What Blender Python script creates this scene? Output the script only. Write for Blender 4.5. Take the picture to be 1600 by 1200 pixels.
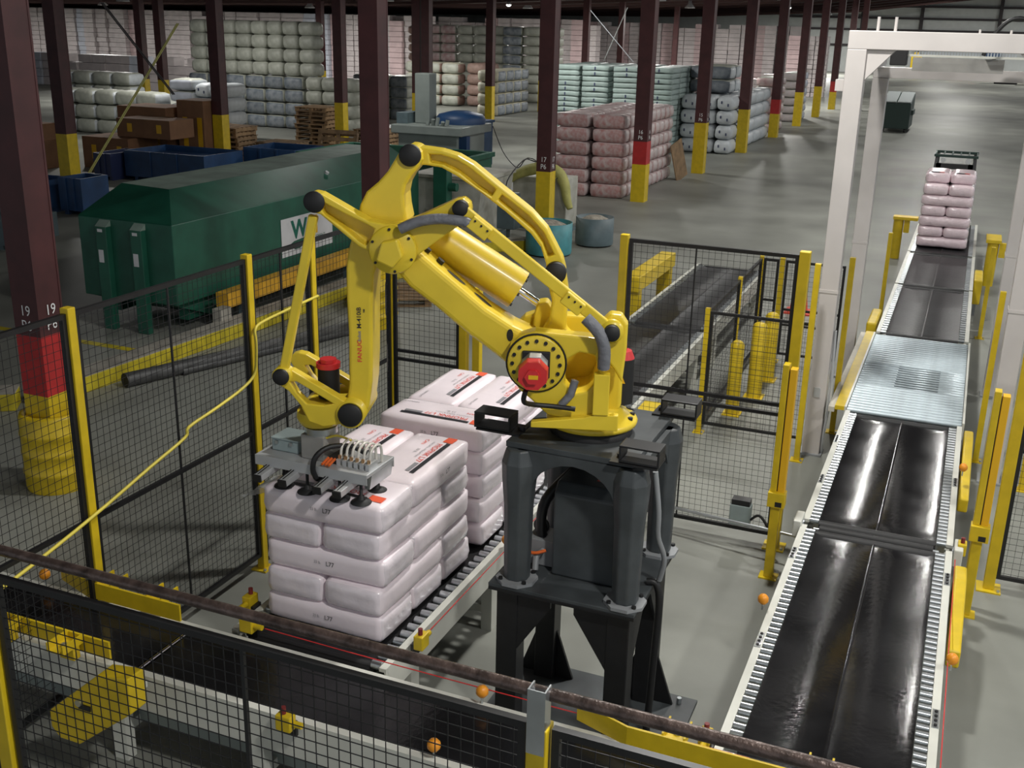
import bpy, bmesh, math, random
from mathutils import Vector, Matrix, noise
random.seed(7)
PI = math.pi
scene = bpy.context.scene
for o in list(bpy.data.objects):
    bpy.data.objects.remove(o, do_unlink=True)
COL = scene.collection

# ---------------------------------------------------------------- camera
cam = bpy.data.cameras.new('camera')
cam.sensor_width = 36.0
cam.lens = 1699.58 / 1600 * 36.0
cam.clip_start = 0.05
cam.clip_end = 400
camo = bpy.data.objects.new('camera', cam)
COL.objects.link(camo)
camo.matrix_world = Matrix(((0.92160587, -0.14186410, 0.36127163, 0.0),
                            (0.38750422, 0.28360387, -0.87715981, 0.0),
                            (0.02197946, 0.94838991, 0.31634393, 4.1),
                            (0, 0, 0, 1)))
scene.camera = camo

# ---------------------------------------------------------------- world, exposure
world = bpy.data.worlds.new('world')
scene.world = world
world.use_nodes = True
world.node_tree.nodes['Background'].inputs[0].default_value = (0.80, 0.86, 0.92, 1)
world.node_tree.nodes['Background'].inputs[1].default_value = 0.52
scene.view_settings.view_transform = 'Standard'
scene.view_settings.look = 'None'
scene.view_settings.gamma = 1.0
scene.view_settings.use_curve_mapping = False
scene.view_settings.exposure = 0.2

# high bay lamps, plus added ones that brighten the back (x, y, z, watts); their bell-shaped housings are built further down
LAMPS = [(1.6, 2.0, 6.9, 260), (-1.7, 8.6, 6.9, 260), (-1.7, 15.4, 6.9, 170), (-1.7, 22.0, 6.9, 170), (-1.7, 26.2, 6.9, 170), (-1.7, 38, 6.9, 220),
         (-1.7, 52, 6.9, 280), (-1.7, 70, 6.9, 380), (-1.7, 88, 6.9, 450), (-4, 108, 6.9, 1700), (8, 106, 6.9, 1700), (-14, 108, 5.4, 1300),  # lamps beside the far wall are added to brighten it
         (5.0, 6.0, 6.9, 260), (5.0, 18, 6.9, 170), (5.0, 32, 6.9, 200),
         (-12.8, 22.5, 5.45, 100), (-12.8, 33, 5.45, 260), (-12.8, 46, 5.45, 380), (-10.5, 62, 5.6, 700), (-17, 68, 5.2, 900), (-15, 54, 5.3, 260),  # lamps before the far pink stacks are added to brighten them
         (-25.5, 27, 4.95, 100), (-25.5, 32, 4.95, 170), (-25.5, 46, 4.95, 420), (-25.5, 63, 4.95, 900), (-38, 43, 4.7, 420), (-38, 59, 4.7, 900), (-52, 57, 4.6, 950), (-66, 57, 4.5, 950)]  # back-left lamps are added to lighten the distant bales there
for i, (x, y, z, w) in enumerate(LAMPS):
    l = bpy.data.lights.new('bay_or_fill_light', 'AREA')
    l.shape = 'DISK'; l.size = 0.5; l.energy = w
    l.color = (1.0, 0.985, 0.94)
    lo = bpy.data.objects.new('bay_or_fill_light', l)
    lo.location = (x, y, z - 0.16)
    COL.objects.link(lo)

# ---------------------------------------------------------------- materials
MATS = {}
def mat(name, col, rough=0.5, metal=0.0, var=0.0, scale=6.0, bump=0.0, bscale=40.0, coat=0.0, rnd=0.0, col2=None, spec=0.5, emit=0.0, detail=4.0, rvar=0.0):
    m = bpy.data.materials.new(name); m.use_nodes = True
    nt = m.node_tree; b = nt.nodes['Principled BSDF']
    b.inputs['Base Color'].default_value = (*col, 1)
    b.inputs['Roughness'].default_value = rough
    b.inputs['Metallic'].default_value = metal
    b.inputs['Specular IOR Level'].default_value = spec
    if coat: b.inputs['Coat Weight'].default_value = coat; b.inputs['Coat Roughness'].default_value = 0.15
    if emit:
        b.inputs['Emission Color'].default_value = (*col, 1); b.inputs['Emission Strength'].default_value = emit
    tc = nt.nodes.new('ShaderNodeTexCoord')
    out = None
    if var or col2:
        n = nt.nodes.new('ShaderNodeTexNoise'); n.inputs['Scale'].default_value = scale; n.inputs['Detail'].default_value = detail
        nt.links.new(tc.outputs['Object'], n.inputs['Vector'])
        r = nt.nodes.new('ShaderNodeValToRGB')
        c2 = col2 or tuple(max(0, c * (1 - var)) for c in col)
        c1 = col if col2 else tuple(min(1, c * (1 + var)) for c in col)
        r.color_ramp.elements[0].position = 0.32; r.color_ramp.elements[1].position = 0.68
        r.color_ramp.elements[0].color = (*c2, 1); r.color_ramp.elements[1].color = (*c1, 1)
        nt.links.new(n.outputs['Fac'], r.inputs['Fac'])
        out = r.outputs['Color']
        if rvar:
            mr = nt.nodes.new('ShaderNodeMapRange')
            mr.inputs['To Min'].default_value = max(0.02, rough - rvar); mr.inputs['To Max'].default_value = rough + rvar
            nt.links.new(n.outputs['Fac'], mr.inputs['Value']); nt.links.new(mr.outputs['Result'], b.inputs['Roughness'])
    if rnd:
        oi = nt.nodes.new('ShaderNodeObjectInfo')
        mr = nt.nodes.new('ShaderNodeMapRange')
        mr.inputs['To Min'].default_value = 1 - rnd; mr.inputs['To Max'].default_value = 1 + rnd
        nt.links.new(oi.outputs['Random'], mr.inputs['Value'])
        hs = nt.nodes.new('ShaderNodeHueSaturation')
        nt.links.new(mr.outputs['Result'], hs.inputs['Value'])
        if out: nt.links.new(out, hs.inputs['Color'])
        else: hs.inputs['Color'].default_value = (*col, 1)
        out = hs.outputs['Color']
    if out: nt.links.new(out, b.inputs['Base Color'])
    if bump:
        n2 = nt.nodes.new('ShaderNodeTexNoise'); n2.inputs['Scale'].default_value = bscale; n2.inputs['Detail'].default_value = 3
        nt.links.new(tc.outputs['Object'], n2.inputs['Vector'])
        bp = nt.nodes.new('ShaderNodeBump'); bp.inputs['Strength'].default_value = bump; bp.inputs['Distance'].default_value = 0.02
        nt.links.new(n2.outputs['Fac'], bp.inputs['Height']); nt.links.new(bp.outputs['Normal'], b.inputs['Normal'])
    MATS[name] = m
    return m
M = MATS
mat('concrete', (0.225, 0.23, 0.205), 0.5, var=0.24, scale=0.6, detail=10, bump=0.02, bscale=3, rvar=0.12, spec=0.4)
mat('ceiling', (0.035, 0.018, 0.018), 0.9, var=0.3, scale=2)
mat('purlin', (0.06, 0.028, 0.026), 0.8)
mat('wall_panel', (0.46, 0.48, 0.47), 0.6, var=0.06, scale=1.5)
mat('girt', (0.03, 0.025, 0.028), 0.7)
mat('maroon', (0.062, 0.016, 0.017), 0.55, var=0.2, scale=4)
mat('red_paint', (0.42, 0.022, 0.022), 0.5, var=0.15, scale=6)
mat('yellow_paint', (0.62, 0.44, 0.012), 0.45, var=0.1, scale=8)
mat('robot_yellow', (0.77, 0.57, 0.035), 0.38, var=0.06, scale=5, coat=0.15)
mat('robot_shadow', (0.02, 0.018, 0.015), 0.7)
mat('black_paint', (0.012, 0.012, 0.013), 0.4, var=0.2, scale=9)
mat('wire', (0.02, 0.02, 0.022), 0.45, metal=0.3)
mat('pedestal_grey', (0.055, 0.062, 0.066), 0.45, var=0.25, scale=5)
mat('rubber', (0.012, 0.012, 0.013), 0.6)
mat('belt', (0.012, 0.012, 0.013), 0.17, spec=0.4, bump=0.05, bscale=26, var=0.3, scale=3, rvar=0.08)
mat('belt_dull', (0.02, 0.02, 0.021), 0.42, spec=0.28, bump=0.15, bscale=30, var=0.3, scale=3)
mat('frame_white', (0.62, 0.62, 0.56), 0.4, var=0.06, scale=4)
mat('gantry_white', (0.55, 0.515, 0.495), 0.45, var=0.05, scale=3)
mat('steel', (0.55, 0.58, 0.60), 0.28, metal=0.9, var=0.1, scale=10)
mat('zinc', (0.52, 0.60, 0.645), 0.38, metal=0.25, var=0.08, scale=12)
mat('alu', (0.52, 0.53, 0.54), 0.4, metal=0.35)
mat('bracket_grey', (0.36, 0.35, 0.33), 0.5, metal=0.3, var=0.1)
mat('pipe_dark', (0.075, 0.075, 0.075), 0.5, metal=0.3, var=0.25)
mat('cream', (0.55, 0.52, 0.45), 0.55, var=0.1)
mat('knob_red', (0.18, 0.02, 0.02), 0.5)
mat('rusty_pipe', (0.085, 0.06, 0.052), 0.38, metal=0.45, var=0.5, scale=22, bump=0.2, bscale=60)
mat('grey_box', (0.28, 0.34, 0.34), 0.45, var=0.08)
mat('bag_pink', (0.90, 0.80, 0.845), 0.38, var=0.03, scale=5, bump=0.18, bscale=9, coat=0.2)
mat('bag_film', (0.82, 0.745, 0.79), 0.26, var=0.07, scale=9, bump=0.55, bscale=7, coat=0.5)
mat('bag_wrapped', (0.74, 0.60, 0.64), 0.22, var=0.06, scale=6, bump=0.4, bscale=16, coat=0.6)
mat('print_red', (0.75, 0.075, 0.045), 0.45)
mat('print_orange', (0.86, 0.12, 0.05), 0.45)
mat('print_black', (0.025, 0.025, 0.03), 0.45)
mat('print_grey', (0.28, 0.27, 0.29), 0.5)
mat('print_white', (0.8, 0.8, 0.8), 0.5)
mat('motor_red', (0.58, 0.028, 0.03), 0.4)
mat('motor_grey', (0.26, 0.27, 0.28), 0.45)
mat('cable_grey', (0.16, 0.165, 0.185), 0.5, bump=0.4, bscale=30)
mat('cable_black', (0.012, 0.012, 0.013), 0.5)
mat('cable_yellow', (0.75, 0.62, 0.08), 0.45)
mat('cable_orange', (0.85, 0.16, 0.03), 0.5)
mat('cord_red', (0.6, 0.03, 0.03), 0.4)
mat('orange_plastic', (0.80, 0.30, 0.02), 0.4)
mat('chrome', (0.8, 0.8, 0.82), 0.12, metal=1.0)
mat('brass', (0.7, 0.45, 0.25), 0.3, metal=0.9)
mat('clear_tube', (0.75, 0.72, 0.66), 0.2, coat=0.5)
mat('green_steel', (0.014, 0.092, 0.058), 0.42, var=0.18, scale=3)
mat('green_roof', (0.20, 0.27, 0.23), 0.7, var=0.2, scale=3)
mat('sign_white', (0.62, 0.62, 0.64), 0.5, var=0.06)
mat('sign_green', (0.0, 0.12, 0.08), 0.5)
mat('sign_yellow', (0.75, 0.42, 0.01), 0.5)
mat('beam_orange', (0.62, 0.33, 0.02), 0.5, var=0.15)
mat('wood', (0.26, 0.165, 0.085), 0.75, var=0.3, scale=5, rnd=0.25)
mat('cardboard', (0.20, 0.10, 0.05), 0.8, var=0.12, scale=3, rnd=0.2)
mat('blue_steel', (0.014, 0.05, 0.135), 0.5, var=0.2, scale=3)
mat('teal_steel', (0.06, 0.25, 0.28), 0.5, var=0.2, scale=4)
mat('slate_steel', (0.10, 0.14, 0.155), 0.5, var=0.2, scale=4)
mat('machine_grey', (0.22, 0.25, 0.235), 0.5, var=0.12, scale=2)
mat('dirty_white', (0.52, 0.52, 0.47), 0.6, col2=(0.33, 0.32, 0.27), scale=3.5, detail=8)
mat('scrap', (0.34, 0.31, 0.26), 0.9, var=0.35, scale=12, bump=0.6)
mat('yellow_hose', (0.44, 0.42, 0.13), 0.6, var=0.15, bump=0.4, bscale=20)
mat('curb_yellow', (0.52, 0.42, 0.02), 0.55, var=0.25, scale=5)
mat('curb_top', (0.32, 0.30, 0.26), 0.7, var=0.2, scale=5)
mat('stk_rose', (0.42, 0.19, 0.18), 0.5, col2=(0.52, 0.42, 0.41), scale=9, rnd=0.12, bump=0.3, bscale=8)
mat('stk_rose_end', (0.60, 0.52, 0.51), 0.45, col2=(0.44, 0.27, 0.27), scale=3.5, rnd=0.1, bump=0.3, bscale=8)
mat('stk_teal', (0.33, 0.415, 0.39), 0.5, var=0.06, rnd=0.1)
mat('stk_teal_end', (0.36, 0.44, 0.42), 0.5, var=0.06, rnd=0.1)
mat('stk_white', (0.44, 0.45, 0.39), 0.5, col2=(0.33, 0.34, 0.29), scale=5, rnd=0.1, bump=0.3, bscale=8)
mat('stk_blue', (0.10, 0.125, 0.155), 0.5, col2=(0.26, 0.28, 0.30), scale=4, rnd=0.15)
mat('stk_pale', (0.52, 0.55, 0.57), 0.45, var=0.08, rnd=0.08, bump=0.3, bscale=8)
mat('stk_mark', (0.05, 0.06, 0.12), 0.5)
mat('stk_brown', (0.30, 0.20, 0.165), 0.6, var=0.15, rnd=0.15)
mat('stk_cream', (0.48, 0.46, 0.36), 0.55, var=0.1, rnd=0.1)
mat('stk_far', (0.47, 0.42, 0.42), 0.55, var=0.12, scale=2, rnd=0.08)
mat('stk_far_pink', (0.46, 0.34, 0.345), 0.55, var=0.12, scale=2)
mat('stk_far_blue', (0.42, 0.44, 0.50), 0.55, var=0.12, scale=2)
mat('cone_red', (0.62, 0.06, 0.03), 0.5)
mat('dark_green', (0.010, 0.030, 0.024), 0.5)
mat('lid_grey', (0.34, 0.37, 0.37), 0.5)
mat('lamp_glow', (1.0, 0.98, 0.92), 0.5, emit=12)
mat('green_glow', (0.02, 0.8, 0.4), 0.5, emit=3)
mat('navy', (0.02, 0.03, 0.09), 0.5)

# ---------------------------------------------------------------- mesh helpers
class MB:
    def __init__(s): s.v = []; s.f = []; s.mi = []; s.cur = 0; s.sm = []; s.smooth = False
    def _add(s, vs, fs):
        o = len(s.v); s.v += [tuple(p) for p in vs]
        for f in fs: s.f.append([i + o for i in f]); s.mi.append(s.cur); s.sm.append(s.smooth)
        return s
    def box(s, x0, x1, y0, y1, z0, z1):
        return s._add([(x0,y0,z0),(x1,y0,z0),(x1,y1,z0),(x0,y1,z0),(x0,y0,z1),(x1,y0,z1),(x1,y1,z1),(x0,y1,z1)],
                      [(0,3,2,1),(4,5,6,7),(0,1,5,4),(1,2,6,5),(2,3,7,6),(3,0,4,7)])
    def frame(s, p0, p1):
        a = Vector(p0); b = Vector(p1); d = (b - a)
        t = d.normalized(); up = Vector((0,0,1)) if abs(t.z) < 0.95 else Vector((1,0,0))
        n = t.cross(up).normalized(); m = n.cross(t)
        return a, b, n, m
    def bar(s, p0, p1, w, h, caps=True):
        a, b, n, m = s.frame(p0, p1)
        vs = []
        for c in (a, b):
            for i, j in ((-1,-1),(1,-1),(1,1),(-1,1)): vs.append(c + n * (i*w/2) + m * (j*h/2))
        fs = [(0,1,5,4),(1,2,6,5),(2,3,7,6),(3,0,4,7)]
        if caps: fs += [(3,2,1,0),(4,5,6,7)]
        return s._add(vs, fs)
    def cyl(s, p0, p1, r, n=16, r2=None, caps=True, ang=0.0):
        r2 = r if r2 is None else r2
        a, b, u, m = s.frame(p0, p1)
        vs = []
        for c, rr in ((a, r), (b, r2)):
            for i in range(n):
                t = 2*PI*i/n + ang; vs.append(c + u*(rr*math.cos(t)) + m*(rr*math.sin(t)))
        fs = [(i, (i+1) % n, n + (i+1) % n, n + i) for i in range(n)]
        sm = s.smooth; s.smooth = n > 8
        s._add(vs, fs); s.smooth = sm
        if caps: s._add(vs, [tuple(range(n-1, -1, -1)), tuple(range(n, 2*n))])
        return s
    def tube(s, pts, r, n=8, caps=True):
        pts = [Vector(p) for p in pts]; vs = []
        if len(pts) > 3:                                           # smooth the run with a Catmull-Rom spline
            q, rq = [], []
            for i in range(len(pts)-1):
                p0, p1, p2, p3 = pts[max(i-1, 0)], pts[i], pts[i+1], pts[min(i+2, len(pts)-1)]
                for k in range(4):
                    t = k/4
                    q.append(0.5*((2*p1) + (p2-p0)*t + (2*p0-5*p1+4*p2-p3)*t*t + (3*p1-p0-3*p2+p3)*t**3))
                    if isinstance(r, (list, tuple)): rq.append(r[i]*(1-t) + r[i+1]*t)
            pts = q + [pts[-1]]
            if rq: r = rq + [r[-1]]
        L = len(pts)
        prev = None
        for i, p in enumerate(pts):
            t = (pts[min(i+1, L-1)] - pts[max(i-1, 0)]).normalized()
            if prev is None:
                up = Vector((0,0,1)) if abs(t.z) < 0.9 else Vector((1,0,0)); u = t.cross(up).normalized()
            else:
                u = (prev - t * prev.dot(t)).normalized()
            prev = u; m = t.cross(u)
            rr = r[i] if isinstance(r, (list, tuple)) else r
            for k in range(n):
                a = 2*PI*k/n; vs.append(p + u*(rr*math.cos(a)) + m*(rr*math.sin(a)))
        fs = []
        for i in range(L-1):
            for k in range(n): fs.append((i*n+k, i*n+(k+1) % n, (i+1)*n+(k+1) % n, (i+1)*n+k))
        sm = s.smooth; s.smooth = True; s._add(vs, fs); s.smooth = sm
        if caps: s._add(vs, [tuple(range(n-1, -1, -1)), tuple(range((L-1)*n, L*n))])
        return s
    def prism(s, poly, a0, a1, fn=None):
        """poly of (u, v); extruded from a0 to a1; fn(u, v, a) -> xyz, default (u, a, v)"""
        fn = fn or (lambda u, v, a: (u, a, v)); n = len(poly)
        vs = [fn(u, v, a0) for u, v in poly] + [fn(u, v, a1) for u, v in poly]
        fs = [tuple(range(n)), tuple(range(2*n-1, n-1, -1))] + [(i, n+i, n+(i+1) % n, (i+1) % n) for i in range(n)]
        return s._add(vs, fs)
    def lathe(s, prof, n=24, c=(0,0,0), axis='z'):
        vs = []; L = len(prof)
        for r, h in prof:
            for i in range(n):
                t = 2*PI*i/n; a, b = r*math.cos(t), r*math.sin(t)
                p = {'z': (a, b, h), 'y': (a, h, b), 'x': (h, a, b)}[axis]
                vs.append((p[0]+c[0], p[1]+c[1], p[2]+c[2]))
        fs = [(i*n+k, i*n+(k+1) % n, (i+1)*n+(k+1) % n, (i+1)*n+k) for i in range(L-1) for k in range(n)]
        sm = s.smooth; s.smooth = True; s._add(vs, fs); s.smooth = sm
        if prof[0][0] > 1e-4: s._add(vs, [tuple(range(n-1, -1, -1))])
        if prof[-1][0] > 1e-4: s._add(vs, [tuple(range((L-1)*n, L*n))])
        return s
    def mesh(s, name, mats):
        me = bpy.data.meshes.new(name)
        me.from_pydata(s.v, [], s.f)
        for m in (mats if isinstance(mats, (list, tuple)) else [mats]): me.materials.append(M[m] if isinstance(m, str) else m)
        me.polygons.foreach_set('material_index', s.mi); me.polygons.foreach_set('use_smooth', s.sm)
        bm = bmesh.new(); bm.from_mesh(me); bmesh.ops.recalc_face_normals(bm, faces=bm.faces); bm.to_mesh(me); bm.free()
        me.update(); return me
    def build(s, name, mats, parent=None, bevel=0.0, seg=2, loc=None, rz=0.0):
        o = bpy.data.objects.new(name, s.mesh(name, mats)); COL.objects.link(o)
        if parent: o.parent = parent
        if loc: o.location = loc
        if rz: o.rotation_euler = (0, 0, rz)
        if bevel:
            b = o.modifiers.new('bevel', 'BEVEL'); b.width = bevel; b.segments = seg; b.limit_method = 'ANGLE'; b.angle_limit = math.radians(40)
        return o
def tag(o, label=None, cat=None, group=None, kind=None):
    if label: o['label'] = label
    if cat: o['category'] = cat
    if group: o['group'] = group
    if kind: o['kind'] = kind
    return o
def empty(name, loc=(0,0,0), rz=0.0, label=None, cat=None, group=None):
    o = bpy.data.objects.new(name, None); COL.objects.link(o); o.location = loc; o.rotation_euler = (0,0,rz)
    return tag(o, label, cat, group)
def inst(me, name, parent=None, loc=(0,0,0), rot=(0,0,0)):
    o = bpy.data.objects.new(name, me); COL.objects.link(o); o.location = loc; o.rotation_euler = rot
    if parent: o.parent = parent
    return o
def copy_tree(o, parent=None):
    c = o.copy(); COL.objects.link(c); c.parent = parent
    for ch in list(o.children): copy_tree(ch, c)
    return c
def cut(o, cutters):
    """carve pockets: boolean difference baked into the mesh, cutters removed"""
    for c in cutters:
        b = o.modifiers.new('cut', 'BOOLEAN'); b.operation = 'DIFFERENCE'; b.object = c; b.solver = 'EXACT'
    bpy.context.view_layer.update()
    dg = bpy.context.evaluated_depsgraph_get()
    me = bpy.data.meshes.new_from_object(o.evaluated_get(dg))
    mats = list(o.data.materials)
    o.modifiers.clear(); old = o.data; o.data = me
    me.materials.clear()
    for m in mats: me.materials.append(m)
    for p in me.polygons: p.material_index = 0
    for c in cutters: bpy.data.objects.remove(c, do_unlink=True)
def text_mesh(body, size, m, width=1.0, bold=0.0, zf=None):
    cu = bpy.data.curves.new('t', 'FONT'); cu.body = body; cu.size = size; cu.align_x = 'CENTER'; cu.align_y = 'CENTER'
    cu.offset = bold; cu.resolution_u = 3
    t = bpy.data.objects.new('t', cu); COL.objects.link(t)
    bpy.context.view_layer.update()
    me = bpy.data.meshes.new_from_object(t.evaluated_get(bpy.context.evaluated_depsgraph_get()))
    bpy.data.objects.remove(t, do_unlink=True); bpy.data.curves.remove(cu)
    for v in me.vertices: v.co.x *= width
    me.materials.clear(); me.materials.append(M[m]); me.name = 'lettering'
    return me
def lettering(body, size, m, parent, loc, rot, width=1.0, bold=0.0, name='lettering'):
    return inst(text_mesh(body, size, m, width, bold), name, parent, loc, rot)

# ================================================================ THE SETTING
fl = MB().box(-130, 30, -6, 125, -0.2, 0).build('floor', 'concrete'); tag(fl, 'grey concrete warehouse floor', kind='structure')
# low-pitched roof, dark brown deck, falling away to the left
CX = [(9, 7.4), (1.5, 7.4), (-12, 5.75), (-28, 5.05), (-60, 4.75), (-130, 4.6)]
def roof_z(x):
    for (a, za), (b, zb) in zip(CX, CX[1:]):
        if b <= x <= a: return za + (zb - za) * (a - x) / (a - b)
    return 7.4
poly = [(x, z) for x, z in CX] + [(x, z + 0.12) for x, z in reversed(CX)]
ce = MB().prism(poly, -6, 118, lambda u, v, a: (u, a, v)).build('ceiling', 'ceiling'); tag(ce, 'dark brown roof deck', kind='structure')
# purlins hanging under the deck
for y in [y * 6.12 + 0.73 for y in range(1, 19)]:
    pb = MB()
    for (a, za), (b, zb) in zip(CX, CX[1:]):
        pb.bar((a, y, za - 0.1), (b, y, zb - 0.1), 0.14, 0.16)
    pb.build('purlin', 'purlin', ce)
# far wall of ribbed panels carried on dark girts
wall = MB().box(-130, 30, 118, 118.3, 0, 7.6).build('wall_back', 'wall_panel'); tag(wall, 'pale grey metal panel wall at the far end', kind='structure')
for z in (2.6, 4.1, 5.2, 6.3):
    MB().box(-20, 22, 117.75, 117.97, z - 0.1, z + 0.1).build('girt', 'girt', wall)
for x in (-12, -6.5, 0.5, 6.5, 12): 
    MB().box(x - 0.16, x + 0.16, 117.7, 117.96, 0, 7.4).build('wall_column', 'girt', wall)
wl = MB().box(-130, -129.7, -6, 118, 0, 5).build('wall_left', 'wall_panel'); tag(wl, 'side wall', kind='structure')

# ---------------------------------------------------------------- building columns
def column(x, y, mid, label, w=0.26, num=None, barrel=False):
    h = roof_z(x) - 0.05
    t = empty('building_column', (x, y, 0), 0, label, 'column', 'maroon steel building columns')
    def ibeam(z0, z1, m, nm, g=0.0):
        b = MB(); f = 0.02; hw = w/2 + g
        b.box(-hw, hw, -hw, -hw + f, z0, z1); b.box(-hw, hw, hw - f, hw, z0, z1)
        b.box(-hw + 0.004, hw - 0.004, -hw + f, hw - f, z0, z1)
        return b.build(nm, m, t)
    if mid: ibeam(0, 0.9, 'yellow_paint', 'yellow_base'); ibeam(0.9, 1.44, 'red_paint', 'red_band'); ibeam(1.44, h, 'maroon', 'shaft')
    else: ibeam(0, 1.44, 'yellow_paint', 'yellow_base'); ibeam(1.44, h, 'maroon', 'shaft')
    if num:
        lettering(num, 0.13, 'print_white', t, (0.0, -w/2 - 0.003, 1.66), (PI/2, 0, 0), 0.9)
        lettering('P6', 0.13, 'print_white', t, (0.0, -w/2 - 0.003, 1.53), (PI/2, 0, 0), 0.9)
        lettering(num, 0.13, 'print_white', t, (w/2 + 0.003, 0.0, 1.66), (PI/2, 0, PI/2), 0.9)
        lettering('P6', 0.13, 'print_white', t, (w/2 + 0.003, 0.0, 1.53), (PI/2, 0, PI/2), 0.9)
    return t
rowA = [(6.85, 1, '19', 'maroon column numbered 19 with red band, rising from a yellow drum'),
        (12.93, 0, '18', 'maroon column behind the robot arm, standing in a yellow drum'),
        (19.35, 0, '17', 'maroon column numbered 17 with yellow base behind the teal tub'),
        (25.77, 1, '16', 'maroon column with red band in front of the rose insulation stacks'),
        (31.86, 0, '15', 'maroon and yellow column between the rose and the pale blue stacks'),
        (38.05, 0, None, 'maroon column in front of the near corner of the pale blue stack'),
        (44.25, 1, None, 'maroon column with red band at the far end of the pale blue stack'),
        (50.1, 0, None, 'fourth maroon column beyond the pale blue stack front'),
        (55.9, 0, None, 'slim maroon column just left of the white gantry, fifth down the aisle'),
        (61.9, 1, None, 'distant maroon column with red band left of the white gantry'),
        (68.0, 0, None, 'distant maroon column at the left edge of the white gantry post'),
        (74.1, 0, None, 'most distant maroon column behind the white gantry post')]
for y, m_, n_, lb in rowA: column(-7.38 if y > 10 else -7.27, y, m_, lb, 0.28 if y < 24 else 0.34, n_)
rowB = [(19.5, -19.2, 'maroon and yellow column beside the brown cartons at far left'),
        (25.7, -19.6, 'maroon column rising from the pallet pile left of the white bale wall'),
        (31.8, -19.4, 'maroon column with yellow base behind the green container roof'),
        (37.9, -19.75, 'left of two close maroon columns behind the grey press'),
        (37.9, -19.35, 'right of two close maroon columns behind the grey press'),
        (44.1, -19.5, 'maroon and yellow column beside the cream and blue bale stack'),
        (50.3, -19.5, 'maroon column rising behind the cream and blue bale stack')]
for y, x, lb in rowB: column(x, y, 0, lb, 0.32)
k = 0
for x, y in [(-31.8, 38), (-32.8, 38), (-31.8, 50.3), (-31.8, 62.5), (-19.5, 56.4), (-19.5, 62.5), (-19.5, 68.6), (-19.5, 74.7)]:
    column(x, y, 0, ['thin maroon column rising above the far left bales', 'thin maroon column beside its twin above the far left bales', 'thin maroon column above the white bale wall',
                     'farthest thin maroon column above the white bale wall', 'maroon column behind the teal bales beside the cross brace', 'second maroon column behind the teal bales',
                     'third maroon column behind the teal bales', 'maroon column in front of the far pink bale wall'][k], 0.32); k += 1
def drum(x, y, h, r, label):
    prof = [(r*0.96, 0), (r, 0.03)]
    for i in range(1, 4):
        z = h*i/4; prof += [(r, z-0.03), (r*1.04, z-0.015), (r*1.04, z+0.015), (r, z+0.03)]
    prof += [(r, h-0.03), (r*0.95, h), (r*0.8, h), (r*0.8, h - 0.3), (r*0.8, 0.0)]
    o = MB().lathe(prof, 28).build('drum_guard', 'yellow_paint', None, loc=(x, y, 0)); tag(o, label, 'drum guard')
    return o
drum(-7.27, 6.85, 0.72, 0.27, 'yellow ribbed plastic drum around the foot of column 19')
drum(-7.38, 12.93, 0.72, 0.27, 'yellow ribbed plastic drum behind the fence, behind the robot upper arm')

# ================================================================ CONVEYORS
def conveyor_y(label, x0, x1, y0, y1, z, pitch, legs, beltm='belt', guard=None, rr=0.02, lip=0.115, roll0=True, roll1=True, group=None, sag=0.012):
    t = empty('belt_conveyor', ((x0+x1)/2, y0, 0), 0, label, 'conveyor', group)
    w = (x1 - x0)/2; L = y1 - y0
    for s in (-1, 1):
        b = MB(); a0, a1 = sorted((s*w, s*(w-0.045)))
        b.box(a0, a1, 0, L, z-0.012, z+0.012)                      # top flange
        web = sorted((s*w, s*(w-0.012))); b.box(web[0], web[1], 0, L, z-0.17, z-0.012)
        b.box(a0, a1, 0, L, z-0.185, z-0.17)
        b.build('side_frame', 'frame_white', t)
    n = int(L/pitch); rl = lip - 0.05
    me = MB().cyl((-rl/2, 0, 0), (rl/2, 0, 0), rr, 10).mesh('edge_roller', 'steel')
    for s in (-1, 1):
        for i in range(n): inst(me, 'edge_roller', t, (s*(w - 0.047 - rl/2), (i+0.5)*pitch, z - 0.004))
    # belt: two shallow troughs either side of a raised centre seam
    bw = w - lip; N = max(4, int(L/0.12)); b = MB(); prof = [(-bw, 0.002), (-bw+0.05, -sag), (-bw*0.5, -sag*1.1), (-0.014, -sag*0.8), (0, 0.001), (0.014, -sag*0.8), (bw*0.5, -sag*1.1), (bw-0.05, -sag), (bw, 0.002)]
    vs = []; 
    for j in range(N+1):
        y = L*j/N
        for q, (px, pz) in enumerate(prof):
            wob = 0.004*noise.noise(Vector((px*3, y*1.7 + x0*7 + y0, 0.0)))
            vs.append((px, y, z + pz + wob - (0.02 if (j == 0 or j == N) else 0)))
    P_ = len(prof)
    fs = [(j*P_+i, j*P_+i+1, (j+1)*P_+i+1, (j+1)*P_+i) for j in range(N) for i in range(P_-1)]
    b.smooth = True; b._add(vs, fs); b.smooth = False
    b.build('belt', beltm, t)
    MB().box(-bw, bw, 0.06, L-0.06, z-0.09, z-0.05).build('slider_bed', 'black_paint', t)
    for yy, on in ((0.045, roll0), (L-0.045, roll1)):
        if on: MB().cyl((-bw, yy, z-0.045), (bw, yy, z-0.045), 0.045, 18).build('end_roller', 'rubber', t)
    for yy in legs:
        for s in (-1, 1):
            MB().box(s*(w-0.05)-0.04, s*(w-0.05)+0.04, yy-0.05-y0, yy+0.05-y0, 0.0, z-0.185).build('leg', 'frame_white', t)
        MB().box(-w+0.09, w-0.09, yy-0.025-y0, yy+0.025-y0, 0.12, 0.18).build('crossbar', 'frame_white', t)
    return t
ZC = 0.58
RX0, RX1 = -0.795, 0.262
conveyor_y('black belt conveyor nearest the camera at lower right', RX0, RX1, 4.72, 7.66, ZC, 0.066, [5.1, 7.2])
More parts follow.
